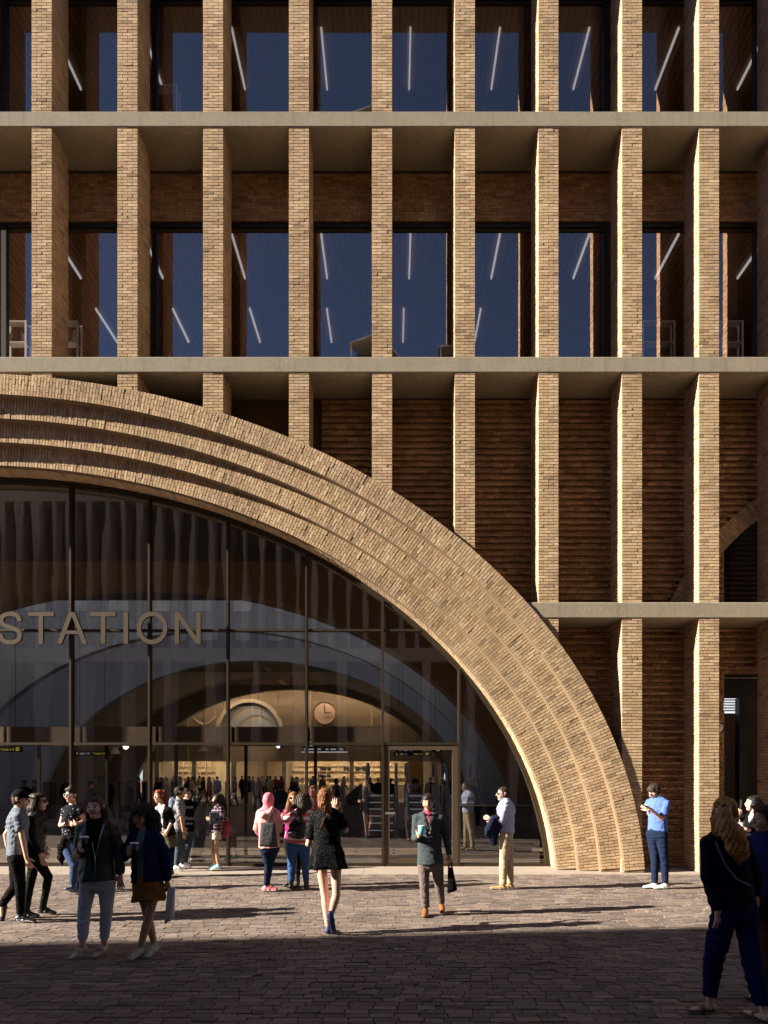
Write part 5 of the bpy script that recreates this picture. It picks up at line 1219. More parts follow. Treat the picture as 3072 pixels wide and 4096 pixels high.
# ================================================================== inside the hall: signs, clock, lamps, escalators, shop, passers-by
cA = (0, 2600, 1.8433); cB = (800, 2600, 1.8433); cC = (1450, 2600, 2.0737); r1 = (0, 0, 1.0801); r2 = (1536, 0, 1.0801)
def pt(c, x, y, Y): return W(c[0] + x / c[2], c[1] + y / c[2], Y)
M_SIGNB = plain('sign_black', (.010, .010, .012), .4); M_SIGNW = emis('sign_white', (.75, .75, .75), .12); M_SIGNY = emis('sign_yellow', (.80, .72, .05), .14)
def sign(crop, x0, x1, y0, y1, Y, n, label):
    a, b_ = pt(crop, x0, y1, Y), pt(crop, x1, y0, Y); w, h = b_[0] - a[0], b_[2] - a[2]; c = (a + b_) / 2
    t = empty('hanging_sign', tuple(c), label, 'sign'); mb = MB(); mb.box(a[0], b_[0], Y, Y + .06, a[2], b_[2]); mb.build('board', M_SIGNB, t)
    for x in (a[0] + .15 * w, b_[0] - .15 * w): MB().tube([(x, Y + .03, b_[2]), (x, Y + .03, 8.27)], .008, 6).build('hanger', M_BLACK, t)
    z = a[2] + h * .28; s = h * .62; f = Y - .003
    text_mesh('Spår ' + n, (a[0] + w * .17, f, z), s, M_SIGNW, t); text_mesh('Track ' + n, (a[0] + w * .54, f, z), s, M_SIGNY, t)
    mb = MB(); x = a[0] + w * .09; mb.prism([(x - .008 * w, z + s * .8), (x + .008 * w, z + s * .8), (x + .008 * w, z), (x - .008 * w, z)], f - .002, f); mb.prism([(x - .028 * w, z + s * .28), (x, z), (x + .028 * w, z + s * .28), (x, z + .12 * s)], f - .004, f - .002); mb.build('arrow', M_SIGNY, t)
    mb = MB(); x = a[0] + w * .90; mb.box(x - .032 * w, x + .042 * w, f - .002, f, z - .08 * s, z + .95 * s); ic = mb.build('lift_pictogram', M_SIGNY, t)
    mb = MB()
    for q in (-.012, .008, .026): mb.box(x + q * w - .004 * w, x + q * w + .008 * w, f - .004, f - .0025, z + .05 * s, z + .6 * s)
    mb.box(x - .02 * w, x + .03 * w, f - .004, f - .0025, z + .72 * s, z + .84 * s); mb.build('figure', M_SIGNB, ic)
    return t
sign(cC, 275, 663, 811, 846, 22, '1-2', 'black hanging sign to track 1-2, upper and larger one behind the framed door'); sign(cC, 257, 566, 848, 877, 27, '1-2', 'black hanging sign to track 1-2, lower and smaller one behind the framed door')
sign(cA, 545, 810, 746, 780, 27, '3-4', 'black hanging sign to track 3-4 between the second and third mullion'); sign(cA, -180, 162, 712, 752, 22, '3-4', 'black hanging sign to track 3-4 cut by the left edge')
# clock
c = pt(cB, 920, 464, 53.6); rr = .85
t = empty('clock', tuple(c), 'large round copper coloured wall clock showing three o clock above the shops', 'clock')
M_COP = plain('copper_face', (.66, .44, .32), .5, 0); MB().lathe(c, [(rr, .5), (rr, -.02), (rr * .95, -.06), (rr * .93, -.02)], 48, 'y').build('face', M_COP, t)
mb = MB(); mb.tube([c + np.array([rr * .98 * math.cos(a), -.05, rr * .98 * math.sin(a)]) for a in np.linspace(0, 2 * math.pi, 49)], .035, 8, False); mb.build('rim', plain('clock_rim', (.10, .065, .04), .5), t)
mb = MB(); mb.box(c[0] - .03, c[0] + .03, c[1] - .10, c[1] - .07, c[2] - .03, c[2] + .70); mb.build('hand', M_SIGNB, t); mb = MB(); mb.box(c[0] - .03, c[0] + .50, c[1] - .13, c[1] - .10, c[2] - .03, c[2] + .03); mb.build('hand', M_SIGNB, t)
# globe and pendant lamps
for k, (cr, x, y, Y, r, lb) in enumerate(((cA, 928, 712, 43, .16, 'white globe lamp hanging by the tall arch rib left of the shops'), (cB, 577, 712, 45, .10, 'small white globe lamp hanging above the far crowd'))):
    q = pt(cr, x, y, Y); t = empty('globe_lamp', tuple(q), lb, 'lamp'); MB().lathe(q, [(r * math.sin(a) + .001, -r * math.cos(a)) for a in np.linspace(0, math.pi, 11)], 16).build('globe', M_GLOBE, t, True); MB().tube([q, (q[0], q[1], 8.27)], .012, 6).build('rod', M_BLACK, t)
for cr, x, y, Y, lb in ((cA, 1500, 728, 44, 'cream cone pendant lamp hanging before the lit shop'), (cA, 850, 745, 40, 'grey cone pendant lamp hanging beside the white globe lamp')):
    q = pt(cr, x, y, Y); t = empty('pendant_lamp', tuple(q), lb, 'lamp'); MB().lathe(q, [(.30, -.16), (.12, .14), (.03, .2)], 20).build('shade', plain('lamp_shade', (.55, .42, .32), .5), t); MB().lathe(q, [(.27, -.155), (.26, -.15)], 16).build('bulb', M_GLOBE, t); MB().tube([q + (0, 0, .18), (q[0], q[1], 8.27)], .012, 6).build('rod', M_BLACK, t)
# departure board
a, b_ = pt(cB, 755, 748, 44.8), pt(cB, 1080, 695, 44.8); t = empty('departure_board', tuple((a + b_) / 2), 'wide departure board with white rows hanging over the shop', 'board'); mb = MB(); mb.box(a[0], b_[0], 44.8, 44.95, a[2], b_[2]); mb.build('board', M_SIGNB, t)
mb = MB(); mb.box(a[0] - .05, b_[0] + .05, 44.78, 44.98, a[2] - .07, a[2]); mb.build('frame', M_SIGNW, t)
for k in range(3):
    mb = MB(); z = a[2] + .1 + .22 * k
    for q in (0, .5):
        for u, w in ((.03, .06), (.14, .12), (.34, .08)): mb.box(a[0] + (q + u) * (b_[0] - a[0]), a[0] + (q + u + w) * (b_[0] - a[0]), 44.785, 44.80, z, z + .07)
    mb.build('text_row', M_SIGNW, t)
for x in (a[0] + .3, b_[0] - .3): MB().tube([(x, 44.9, b_[2]), (x, 44.9, 8.28)], .02, 6).build('hanger', M_BLACK, t)
# ceiling light lines
for cr, p0, p1, lb in ((cB, (470, 122), (545, 182), 'grey light line on the hall ceiling in front of the rear vault'), (cB, (585, 222), (665, 286), 'tan light line on the rear hall ceiling over the clock')):
    z = 8.26; u0 = cr[1] + p0[1] / cr[2]; u1 = cr[1] + p1[1] / cr[2]; Y0_, Y1_ = (z - EYE) * FPX / (YH - u0), (z - EYE) * FPX / (YH - u1); A, B = pt(cr, *p0, Y0_), pt(cr, *p1, Y1_)
    mb = MB(); mb.strip([A + (-.16, 0, 0), B + (-.16, 0, 0)], [A + (.16, 0, 0), B + (.16, 0, 0)]); mb.strip([A + (-.16, 0, .03), B + (-.16, 0, .03)], [A + (-.16, 0, 0), B + (-.16, 0, 0)]); tag(mb.build('ceiling_light', plain('light_cover', (.6, .55, .48), .5)), lb, 'light')
# louvred light openings on the cross walls
for Y, z0, z1 in ((30.28, 8.75, 9.25), (38.58, 9.05, 9.75)):
    for x in np.arange(-19, 6, 1.75):
        mb = MB(); mb.box(x, x + .8, Y - .03, Y, z0, z1)
        for q in range(4): mb.box(x + .1 + q * .18, x + .16 + q * .18, Y - .06, Y - .03, z0, z1)
        mb.build('clerestory_vent', M_WHITE, BLD)
# escalators
def escalator(x0, label, Y0=21.9, n=6, rise=.2, run=.34, w=.80):
    t = empty('escalator', (x0 + w / 2, Y0, 0), label, 'escalator'); mb = MB()
    for i in range(n): mb.box(x0, x0 + w, Y0 + i * run, Y0 + n * run + 1.2, max(0.0, i * rise) + .002, (i + 1) * rise)
    mb.build('steps', M_STEEL, t); mb = MB()
    for i in range(n): mb.box(x0 + .01, x0 + w - .01, Y0 + i * run - .006, Y0 + i * run, (i + 1) * rise - .03, (i + 1) * rise - .004)
    mb.build('step_lighting', M_STEPL, t)
    for x in (x0 - .14, x0 + w + .02):
        P = [(Y0 - .9, 0), (Y0 - .9, .28), (Y0 - .2, .32), (Y0 + n * run, n * rise + .34), (Y0 + n * run + 1.2, n * rise + .34), (Y0 + n * run + 1.2, 0)]
        V = [(x, y, z) for y, z in P] + [(x + .12, y, z) for y, z in P]; m_ = len(P); mk('skirt_panel', V, [tuple(range(m_)), tuple(range(2 * m_ - 1, m_ - 1, -1))] + [(i, i + m_, (i + 1) % m_ + m_, (i + 1) % m_) for i in range(m_)], M_STEEL, t)
        b = x + .06; q = n * rise
        MB().tube([(b, Y0 - .8, .3), (b, Y0 - 1.05, .55), (b, Y0 - .95, .86), (b, Y0 - .5, .96), (b, Y0 + .1, 1.02), (b, Y0 + n * run, q + 1.0), (b, Y0 + n * run + .5, q + 1.04), (b, Y0 + n * run + 1.1, q + 1.0), (b, Y0 + n * run + 1.2, q + .6)], .045, 8).build('handrail', M_STEEL, t, True)
        mb = MB(); mb.add([(b, Y0 - .8, .3), (b, Y0 - .85, .9), (b, Y0 + n * run, q + .98), (b, Y0 + n * run + 1.1, q + .98), (b, Y0 + n * run + 1.1, q + .3), (b, Y0 + n * run, q + .3)], [(0, 1, 2, 3, 4, 5)]); mb.build('glass_balustrade', M_CLEAR, t)
escalator(-.80, 'leftmost escalator with lit steps, seen left of the framed door'); escalator(.50, 'middle escalator with lit steps behind the man in teal blazer'); escalator(1.80, 'rightmost escalator with lit steps near the foot of the arch')
mb = MB(); mb.prism([(-1.48, 0), (-.98, 0), (-.98, 1.62), (-1.48, 1.18)], 20.6, 22.4); tag(mb.build('stair_parapet', plain('navy_panel', (.012, .014, .03), .4)), 'dark slanted parapet block standing left of the escalators', 'parapet')
mb = MB(); mb.box(1.62, 3.35, 17.4, 17.43, .0, 1.14); g = tag(mb.build('glass_balustrade', glass_mat('navy_glass', (.16, .20, .36), .10)), 'dark blue glass balustrade inside at the foot of the arch', 'balustrade'); mb = MB(); mb.box(1.6, 3.37, 17.38, 17.45, 1.14, 1.17); mb.build('rail', M_STEEL, g)
for cr, x, lb in ((cA, 377, 'slim black gate post left of the second mullion'), (cA, 892, 'slim black gate post by the white globe lamp'), (cA, 1062, 'slim black gate post right of the white globe lamp, nearer one'), (cA, 1076, 'slim black gate post right of the white globe lamp, thinner one'), (cA, 1276, 'slim black gate post in front of the square shelves'), (cA, 335, 'broad black gate post at the left behind the couple')):
    q = pt(cr, x, 1000, 30); t = empty('gate_post', (q[0], 30, 0), lb, 'post'); mb = MB(); mb.box(q[0] - .06, q[0] + .06, 29.9, 30.3, 0, 1.5); mb.build('post', M_BLACK, t); mb = MB(); mb.box(q[0] - .07, q[0] + .07, 29.89, 30.31, 1.5, 1.56); mb.build('cap', M_DFRAME, t)
# shop shelves and goods
def shelf_unit(x0, x1, rows, label, Y=56.9, up=.9, z1=2.75):
    t = empty('shelf_unit', ((x0 + x1) / 2, Y, 0), label, 'shelves'); mb = MB(); mb.box(x0, x1, Y + .26, Y + .29, 0, z1); mb.build('back_panel', M_SHOP, t)
    for z in rows: mb = MB(); mb.box(x0, x1, Y, Y + .259, z, z + .03); mb.build('shelf', M_SHOP, t)
    for x in np.arange(x0, x1 + .01, up): mb = MB(); mb.box(x - .015, x + .015, Y - .004, Y + .255, 0.002, z1); mb.build('upright', M_SHOP, t)
    return t
shelf_unit(-8.0, 1.0, (.95, 1.5, 2.05, 2.45), 'long lit shop shelf with black boxes behind the dotted dress woman'); shelf_unit(-17.6, -14.2, (.5, 1.0, 1.5, 2.0, 2.4), 'lit square shop shelf with pale goods left of the arch window centre', up=.45)
mb = MB(); mb.box(-8.0, 1.0, 55.9, 56.4, 0, .92); tag(mb.build('shop_counter', M_SHOP), 'long pale shop counter below the black boxes', 'counter')
M_BOX = plain('black_box', (.015, .014, .014), .5); M_BOXO = plain('orange_box', (.45, .20, .08), .6)
def goods(x0, x1, n, z, h, mat, lb, cat='box'):
    w = (x1 - x0) / n
    for i in range(n):
        hh = h * random.uniform(.75, 1); mb = MB(); mb.box(x0 + i * w, x0 + i * w + w * .82, 56.93, 57.1, z + .031, z + .031 + hh); tag(mb.build('product_box', mat), lb, cat, lb + ' group')
bx = lambda x: pt(cB, x, 900, 57)[0]
goods(bx(888), bx(966), 7, 2.05, .34, M_BOX, 'small black box in the left row on the upper shop shelf'); goods(bx(1060), bx(1118), 5, 2.05, .36, M_BOX, 'small black box in the middle row on the upper shop shelf'); goods(bx(1148), bx(1226), 6, 2.05, .34, M_BOX, 'small black box in the right row on the upper shop shelf'); goods(bx(870), bx(965), 7, 1.5, .3, M_BOX, 'small black box on the lower shop shelf'); goods(bx(1080), bx(1150), 8, 1.5, .22, M_BOXO, 'small orange box on the lower shop shelf')
q0, q1 = pt(cC, 385, 1090, 54.0), pt(cC, 505, 920, 54.0); mb = MB(); mb.box(q0[0], q1[0], 54.0, 54.1, 0, q1[2]); tag(mb.build('timber_screen', plain('ochre_timber', (.36, .18, .045), .6, nz=.3, nscale=5)), 'ochre timber screen behind the escalators', 'screen')
# little winged ornament on the vault
for cr, x, y, sgn in ((cA, 1462, 520, -1), (cA, 1545, 520, 1)):
    q = pt(cr, x, y, 53.9)
t = empty('winged_ornament', tuple(pt(cA, 1503, 535, 53.9)), 'pair of pale curved wings standing on the ledge before the louvres', 'ornament')
for sgn in (-1, 1):
    b = Sdf(.02); o = pt(cA, 1503, 545, 53.9); b.chain([o + (sgn * .1, 0, -.1), o + (sgn * .5, 0, .12), o + (sgn * .85, 0, .5), o + (sgn * .95, 0, .62)], [(.12, .06), (.14, .05), (.08, .04), (.02, .02)], (1, 0, 0)); V, F = b.mesh(.03); mk('wing', V, F, M_LOUV, t, True)

# ---- passers-by in the hall: same modeller, coarser
def passer(cr, x, Y, yaw, top, bottom, label, H=1.72, hair='black', stride=.18, long_=False, fem=False, sleeve=1.9, skirt=None, sk='tan', bag=None):
    X = WX(cr[0] + x / cr[2], Y); ip = lambda w: (XV + w[0] * FPX / w[1], YH - (w[2] - EYE) * FPX / w[1])
    k = H / 1.72; f = np.array([math.sin(R(yaw)), -math.cos(R(yaw)), 0]); l = np.array([math.cos(R(yaw)), math.sin(R(yaw)), 0]); o = np.array([X, Y, 0.])
    G = lambda s_, fw, z: o + l * s_ * k + f * fw * k + np.array([0, 0, z * k])
    def jt(w): a = ip(w); return (a[0], a[1], w[1] - Y)
    sd = random.choice((-1, 1)) * stride; ls = [-1, 1] if l[0] >= 0 else [1, -1]
    arms = []; legs = []
    for i, s_ in enumerate(ls):
        S0y = Y + l[1] * s_ * .165 * k
        def ja_(w): a = ip(w); return (a[0], a[1], w[1] - S0y)
        arms.append((ja_(G(s_ * .20, -.03 - sd * s_ * .4, 1.10)), ja_(G(s_ * .20, .08 - sd * s_ * .7, .86)), ja_(G(s_ * .20, .10 - sd * s_ * .8, .76))))
        A = G(s_ * .09, sd * s_, .085); T = G(s_ * .10, sd * s_ + .16, .03); K = G(s_ * .09, sd * s_ * .45 + .05, .49)
        legs.append((ip(K) + (K[1] - (Y + A[1]) * .5 - (Y - Y) * .5,), ip(A), ip(T), dict(dy=A[1] - Y, tdy=T[1] - A[1], s=i)))
    pp = Person(label, (0, 0, 1.0), 0, jt(G(0, .03, 1.605)), jt(G(0, 0, 1.46)), jt(G(0, 0, .93)), yaw, yaw, random.uniform(-4, 8), sk, fem, arms, legs, Y=Y, res=2.1, group='people inside the hall')
    pp.body(hair if hair in HAIR else 'dark', bool(skirt)); pp.hair('long' if long_ else 'short', HAIR[hair], [([pp.hl(0, -.08, 0), pp.hl(0, -.09, -.12), pp.hl(0, -.09, -.24)], [.07, .07, .03])] if long_ else ())
    pp.top('top', top, sleeve, -.06 if not skirt else -.3, .015)
    pp.skirt('skirt', bottom, .1, -.55, .13, .19, 4) if skirt else pp.trousers('trousers', bottom, .97, .008)
    pp.shoes(L_BLACK); return pp
cl = lambda n, c_: cloth('hall_' + n, c_)
BK, NV, JN = F_BLACK, F_NAVYC, F_DENIM
HALL = [
 (cA, 180, 23, 20, BK, BK, 'man in black standing in the dark left corner of the hall', {}), (cA, 262, 23.5, -30, F_BLACK2, NV, 'person in black hooded top behind the leather jacket woman', dict(long_=True, fem=True)),
 (cA, 490, 31, 60, BK, JN, 'person in black passing behind the first wide mullion', {}), (cA, 668, 20.5, 95, cl('steel_blue', (.08, .11, .2)), BK, 'man in steel blue shirt walking right by the track 3-4 sign', {}),
 (cA, 815, 31, -80, BK, NV, 'person in black walking left beside the door stile', {}), (cA, 955, 24, 80, BK, cl('slate_skirt', (.05, .06, .1)), 'woman in long black coat walking right below the globe lamp', dict(long_=True, fem=True, skirt=1)),
 (cA, 1018, 39, 90, cl('maroon', (.16, .03, .03)), NV, 'man in maroon shirt walking right beside the tall arch rib', {}), (cA, 1158, 37, 100, BK, BK, 'man in black jacket standing before the square shelves', {}),
 (cA, 1190, 36, -40, F_BLACK2, BK, 'woman in black with tied hair before the square shelves', dict(long_=True, fem=True)), (cA, 1228, 35, -60, cl('oatmeal', (.32, .27, .2)), BK, 'man in oatmeal shirt looking left before the square shelves', {}),
 (cA, 1281, 52, 70, cl('yellow', (.55, .32, .06)), BK, 'distant person in yellow top beside the gate post', {}), (cA, 1330, 47, -60, cl('off_white', (.5, .46, .42)), BK, 'woman in off white top with dark bun in the hall', dict(fem=True)),
 (cA, 1388, 46, 200, BK, BK, 'person in black with backpack, back turned, by the cone lamp', {}), (cA, 1428, 43, 250, BK, JN, 'man in black coat close behind the pink jacket woman', {}), (cA, 1415, 42, -20, cl('salmon', (.55, .27, .2)), BK, 'woman in salmon pink jacket and black trousers', dict(fem=True)),
 (cA, 1470, 52, 80, cl('sand', (.34, .25, .13)), BK, 'distant man in sand coat under the cone lamp', {}), (cA, 1497, 42, 80, BK, NV, 'man in dark suit striding right under the cone lamp', dict(stride=.3)),
 (cA, 1545, 41, -100, cl('brick_red', (.14, .03, .02)), NV, 'man in brick red shirt left of the light blue shirt', dict(sleeve=.8)), (cA, 1602, 44, 200, cl('sky_shirt', (.2, .25, .42)), cl('plum', (.1, .03, .04)), 'man in light blue shirt and plum trousers seen from behind', {}),
 (cB, 203, 41, 85, BK, NV, 'man in black profile left of the purple t-shirt', {}), (cB, 257, 42, -70, cl('violet', (.16, .12, .26)), F_DENIM, 'man in violet t-shirt and jeans looking left', dict(sleeve=.6, sk='fair')), (cB, 312, 50, 30, BK, BK, 'distant woman in black dress alone in the hall', dict(fem=True, long_=True)),
 (cB, 362, 53, 190, F_GREY2, JN, 'distant person in grey at the left of the far crowd', {}), (cB, 390, 45, -30, cl('khaki_jacket', (.13, .1, .05)), BK, 'person in khaki jacket in the far crowd', {}), (cB, 360, 38, 10, F_NAVYC, SKIN['fair'], 'person in navy top and shorts near the door stile', dict(stride=.1)),
 (cB, 432, 37, -50, cl('taupe_hat', (.14, .1, .08)), NV, 'woman in taupe coat with pale hat', dict(fem=True, hair='ginger')), (cB, 458, 52, 200, cl('beige', (.33, .28, .2)), BK, 'distant person in beige beside the tall light', {}), (cB, 498, 53, 170, BK, BK, 'distant person in black at the middle of the far crowd', {}), (cB, 517, 48, 190, cl('cream_coat', (.42, .38, .3)), cl('tan_trousers', (.3, .24, .14)), 'man in cream jacket and tan trousers seen from behind', {}),
 (cB, 556, 52, 200, cl('dark_red', (.2, .02, .02)), BK, 'distant person in dark red in the far crowd', {}), (cB, 598, 47, 210, cl('scarlet', (.34, .03, .02)), BK, 'woman in scarlet top right of the far crowd', dict(fem=True, long_=True)), (cB, 596, 20.5, 170, cl('ink', (.025, .028, .045)), NV, 'tall man in ink blue jacket right behind the pink headscarf woman', dict(H=1.66)),
 (cB, 682, 41, -60, BK, BK, 'blonde woman in black coat left of the shop shelf', dict(fem=True, hair='ginger')), (cB, 712, 40, 120, BK, BK, 'man in black coat beside the blonde woman', {}), (cB, 833, 52, 200, cl('mid_blue', (.1, .15, .25)), BK, 'distant man in mid blue shirt at the shop counter', {}), (cB, 903, 51, 190, cl('brown_coat', (.16, .09, .05)), BK, 'distant woman in brown coat at the shop counter', dict(fem=True)),
 (cB, 1005, 24, 185, F_BLACK2, BK, 'person in black hood walking away behind the dotted dress', dict(H=1.76)), (cB, 1060, 48, 110, cl('grey_green', (.16, .16, .12)), cl('stone', (.26, .22, .15)), 'man with backpack in grey green at the shop counter', {}),
 (cB, 1253, 34, -20, BK, BK, 'person in black coat left of the dark suit man', {}), (cB, 1312, 33, 5, F_BLACK2, BK, 'man in dark suit coming forward left of the framed door', dict(sk='fair')), (cB, 1402, 31, 180, NV, BK, 'man in navy suit behind the left stile of the framed door', {}),
 (cB, 1575, 33, 170, cl('lilac', (.25, .2, .27)), BK, 'woman in lilac top with long dark hair past the escalators', dict(fem=True, long_=True)), (cB, 1597, 27.5, 175, cl('fawn', (.26, .2, .15)), BK, 'woman in fawn coat above the middle escalator', dict(fem=True)),
 (cC, 560, 34, 10, BK, BK, 'man in black past the middle escalator', {}), (cC, 668, 35, 40, F_BLACK2, BK, 'shorter of two people in black past the rightmost escalator', dict(H=1.62)), (cC, 700, 34.5, -20, BK, NV, 'taller of two people in black past the rightmost escalator', dict(H=1.8)),
]
for cr, x, Y, yaw, tp, bt, lb, kw in HALL: passer(cr, x, Y, yaw, tp, bt, lb, **kw)

# ================================================================== office storeys: lamps, chairs, shelves, desks, people
for fl, nm in ((1, 'upper'), (0, 'lower')):
    zc = BEAMS[fl + 2][0] - .03
    for row, (ya, yb) in enumerate(((16.7, 18.2), (19.4, 20.9))):
        if fl == 1 and row == 1: continue
        k = 0
        for n in range(-4, 5):
            x = .39 + 2.08 * n - (.12 if row else 0)
            if abs(x * FPX / ya + XV - 1536) > 1700: continue
            k += 1; mb = MB(); mb.box(x - .019, x + .019, ya, yb, zc - .055, zc - .001)
            o = tag(mb.build('linear_lamp', M_LIN), 'slim white ceiling lamp, number %d from left, %s row, %s storey' % (k, 'front' if row == 0 else 'back', nm), 'lamp', 'lamp lines of the offices')
M_RACK = plain('bright_metal', (.93, .93, .93), .5)
def rack(cr, x0, x1, fl, Y, label, h=1.62, dep=.2):
    a, b_ = pt(cr, x0, 1000, Y)[0], pt(cr, x1, 1000, Y)[0]; z0 = BEAMS[fl + 1][1]; t = empty('metal_rack', ((a + b_) / 2, Y, z0), label, 'shelf rack')
    for x in (a, b_ - .03):
        for y in (Y, Y + dep): mb = MB(); mb.box(x, x + .04, y, y + .03, z0, z0 + h); mb.build('post', M_RACK, t)
    for z in (.1, .62, 1.14, h - .03): mb = MB(); mb.box(a + .031, b_ - .031, Y + .002, Y + dep, z0 + z, z0 + z + .022); mb.build('shelf', M_RACK, t)
    x = a + .06
    while x < b_ - .1: 
        w = random.uniform(.03, .06); hh = random.uniform(.2, .3); mb = MB(); mb.box(x, x + w, Y + .06, Y + .3, z0 + 1.17, z0 + 1.17 + hh); mb.build('book', random.choice((M_BLACK, F_TAUPE, F_BAGG)), t); x += w + random.choice((.005, .005, .2))
rack(r2, 1115, 1258, 0, 15.42, 'white metal rack at the right of the lower office storey, left one'); rack(r2, 1452, 1552, 0, 15.42, 'white metal rack at the right of the lower office storey, right one'); rack(r1, 18, 112, 0, 15.42, 'white metal rack in the far left window of the lower office storey'); rack(r1, 240, 335, 0, 15.42, 'white metal rack in the second window of the lower office storey'); rack(r1, 655, 765, 1, 15.42, 'white metal rack in the upper office storey', 1.9)
M_CHAIR = plain('red_chair', (.20, .045, .030), .5); CH = [None]
def windsor(cr, x, fl, label, rz):
    q = pt(cr, x, 1000, 15.48); loc = (q[0], 15.48, BEAMS[fl + 1][1])
    if CH[0] is None:
        t = empty('spindle_chair', loc, label, 'chair', 'red spindle back chairs'); CH[0] = t; b0 = np.array(loc)
        MB().lathe(b0 + (0, 0, .43), [(.20, 0), (.22, .02), (.20, .04)], 20).build('seat', M_CHAIR, t)
        for sx in (-1, 1):
            for sy in (-1, 1): MB().tube([b0 + (sx * .13, sy * .12, .43), b0 + (sx * .2, sy * .19, 0.0)], [.018, .014], 7).build('leg', M_CHAIR, t)
        arc = [b0 + (.24 * math.cos(a), -.17 - .03 * math.sin(a), .47 + .62 * math.sin(a) ** .7) for a in np.linspace(0, math.pi, 17)]
        MB().tube(arc, .014, 7).build('back_hoop', M_CHAIR, t)
        for u in (-.6, -.36, -.12, .12, .36, .6): MB().tube([b0 + (u * .24, -.16, .46), b0 + (u * .30, -.19, .47 + .62 * (1 - u * u) ** .35 - .01)], .007, 5).build('spindle', M_CHAIR, t)
    else:
        s_ = CH[0]; t = s_.copy(); COL.objects.link(t); t.location = loc; t['label'] = label
        for c_ in s_.children: d = c_.copy(); COL.objects.link(d); d.parent = t
    t.rotation_euler[2] = rz
for cr, x, fl, lb in ((r1, 668, 0, 'red spindle chair in the third lower window, half hidden'), (r1, 762, 0, 'red spindle chair in the third lower window, whole one'), (r1, 862, 0, 'red spindle chair in the third lower window, beside the brick pier'), (r1, 1036, 0, 'red spindle chair at the left of the fourth lower window'), (r1, 1175, 0, 'red spindle chair at the right of the fourth lower window'), (r1, 1368, 0, 'red spindle chair left of the seated reader'), (r2, 275, 1, 'red spindle chair in the upper storey beside the pale lounge seat'), (r2, 425, 1, 'red spindle chair in the upper storey, left of two'), (r2, 530, 1, 'red spindle chair in the upper storey, right of two'), (r2, 822, 1, 'red spindle chair in the upper storey alone in its window')):
    windsor(cr, x, fl, lb, random.uniform(-.25, .25))
def sitter(cr, x, fl, Y, yaw, label, mat, desk=0, lean=.12):
    z0 = BEAMS[fl + 1][1]; X = pt(cr, x, 0, Y)[0]; f = np.array([math.sin(R(yaw)), -math.cos(R(yaw)), 0]); l = np.array([math.cos(R(yaw)), math.sin(R(yaw)), 0]); o = np.array([X, Y, z0]); G = lambda s_, fw, z: o + l * s_ + f * fw + np.array([0, 0, z])
    t = empty('person', (X, Y, z0), label, 'person', 'people in the offices'); b = Sdf(.03); Hh = G(0, lean + .10, 1.24)
    b.seg(Hh - (0, 0, .03), Hh + (0, 0, .04), (.075, .09), (.072, .088), l); b.seg(Hh + f * .04 - (0, 0, .08), Hh - f * .01, .045, .06); b.seg(Hh - f * .02 - (0, 0, .08), G(0, lean, 1.04), .05, .055)
    b.seg(Hh + f * .095 + (0, 0, .01), Hh + f * .11 - (0, 0, .025), .01, .014); b.chain([G(0, 0, .5), G(0, lean * .4, .75), G(0, lean, 1.0)], [(.15, .11), (.14, .1), (.14, .08)], l)
    for s_ in (-1, 1): b.chain([G(s_ * .17, lean, .98), G(s_ * .22, lean + .08, .74), G(s_ * .15, lean + .34, .78), G(s_ * .12, lean + .44, .78)], [.05, .042, .032, .03]); b.chain([G(s_ * .09, 0, .5), G(s_ * .1, .43, .5), G(s_ * .1, .43, .08)], [.08, .055, .04])
    V, F = b.mesh(.016); mk('body', V, F, SKIN['tan'], t, True)
    b = Sdf(.03); b.chain([G(0, 0, .5), G(0, lean * .4, .75), G(0, lean, 1.0)], [(.165, .125), (.155, .115), (.15, .09)], l)
    for s_ in (-1, 1): b.chain([G(s_ * .17, lean, .98), G(s_ * .22, lean + .08, .74), G(s_ * .15, lean + .34, .78)], [.062, .055, .045])
    V, F = b.mesh(.016, folds(.005, 40, 3)); mk('shirt', V, F, mat, t, True); b = Sdf(.02); b.seg(Hh - f * .02, Hh - f * .02 + (0, 0, .05), (.085, .095), (.08, .092), l); b.cut(lambda X_, Y_, Z_: np.minimum((X_ - Hh[0]) * f[0] + (Y_ - Hh[1]) * f[1] - .03, Hh[2] + .05 - Z_)); V, F = b.mesh(.014); mk('hair', V, F, HAIR['black'], t, True)
    b = Sdf(.03)
    for s_ in (-1, 1): b.chain([G(s_ * .09, 0, .5), G(s_ * .1, .43, .5), G(s_ * .1, .43, .1)], [.092, .066, .05])
    V, F = b.mesh(.016); mk('trousers', V, F, F_NAVYC, t, True); mb = MB(); mb.obox(G(0, -.02, .40), l * .22, f * .22, np.array([0, 0, .03])); mb.obox(G(0, -.24, .75), l * .2, f * .02, np.array([0, 0, .28])); mb.tube([G(0, 0, .38), G(0, 0, .06)], .03); mb.lathe(G(0, 0, .0), [(.25, 0), (.25, .03), (.05, .06)], 16)
    return G, l, f
def office_chair(G, l, f, label, mat):
    t = empty('office_chair', tuple(G(0, 0, 0)), label, 'chair'); b = Sdf(.03); b.seg(G(0, -.05, .42), G(0, .12, .42), (.23, .04), (.23, .04), l); V, F = b.mesh(.016); mk('seat', V, F, mat, t, True)
    b = Sdf(.03); b.chain([G(0, -.22, .5), G(0, -.24, .8), G(0, -.22, 1.08)], [(.20, .03), (.22, .035), (.17, .03)], l); V, F = b.mesh(.016); mk('backrest', V, F, mat, t, True); MB().tube([G(0, 0, .38), G(0, 0, .05)], .03).build('column', M_BLACK, t); MB().lathe(G(0, 0, 0), [(.27, 0), (.27, .03), (.05, .06)], 16).build('base', M_BLACK, t)
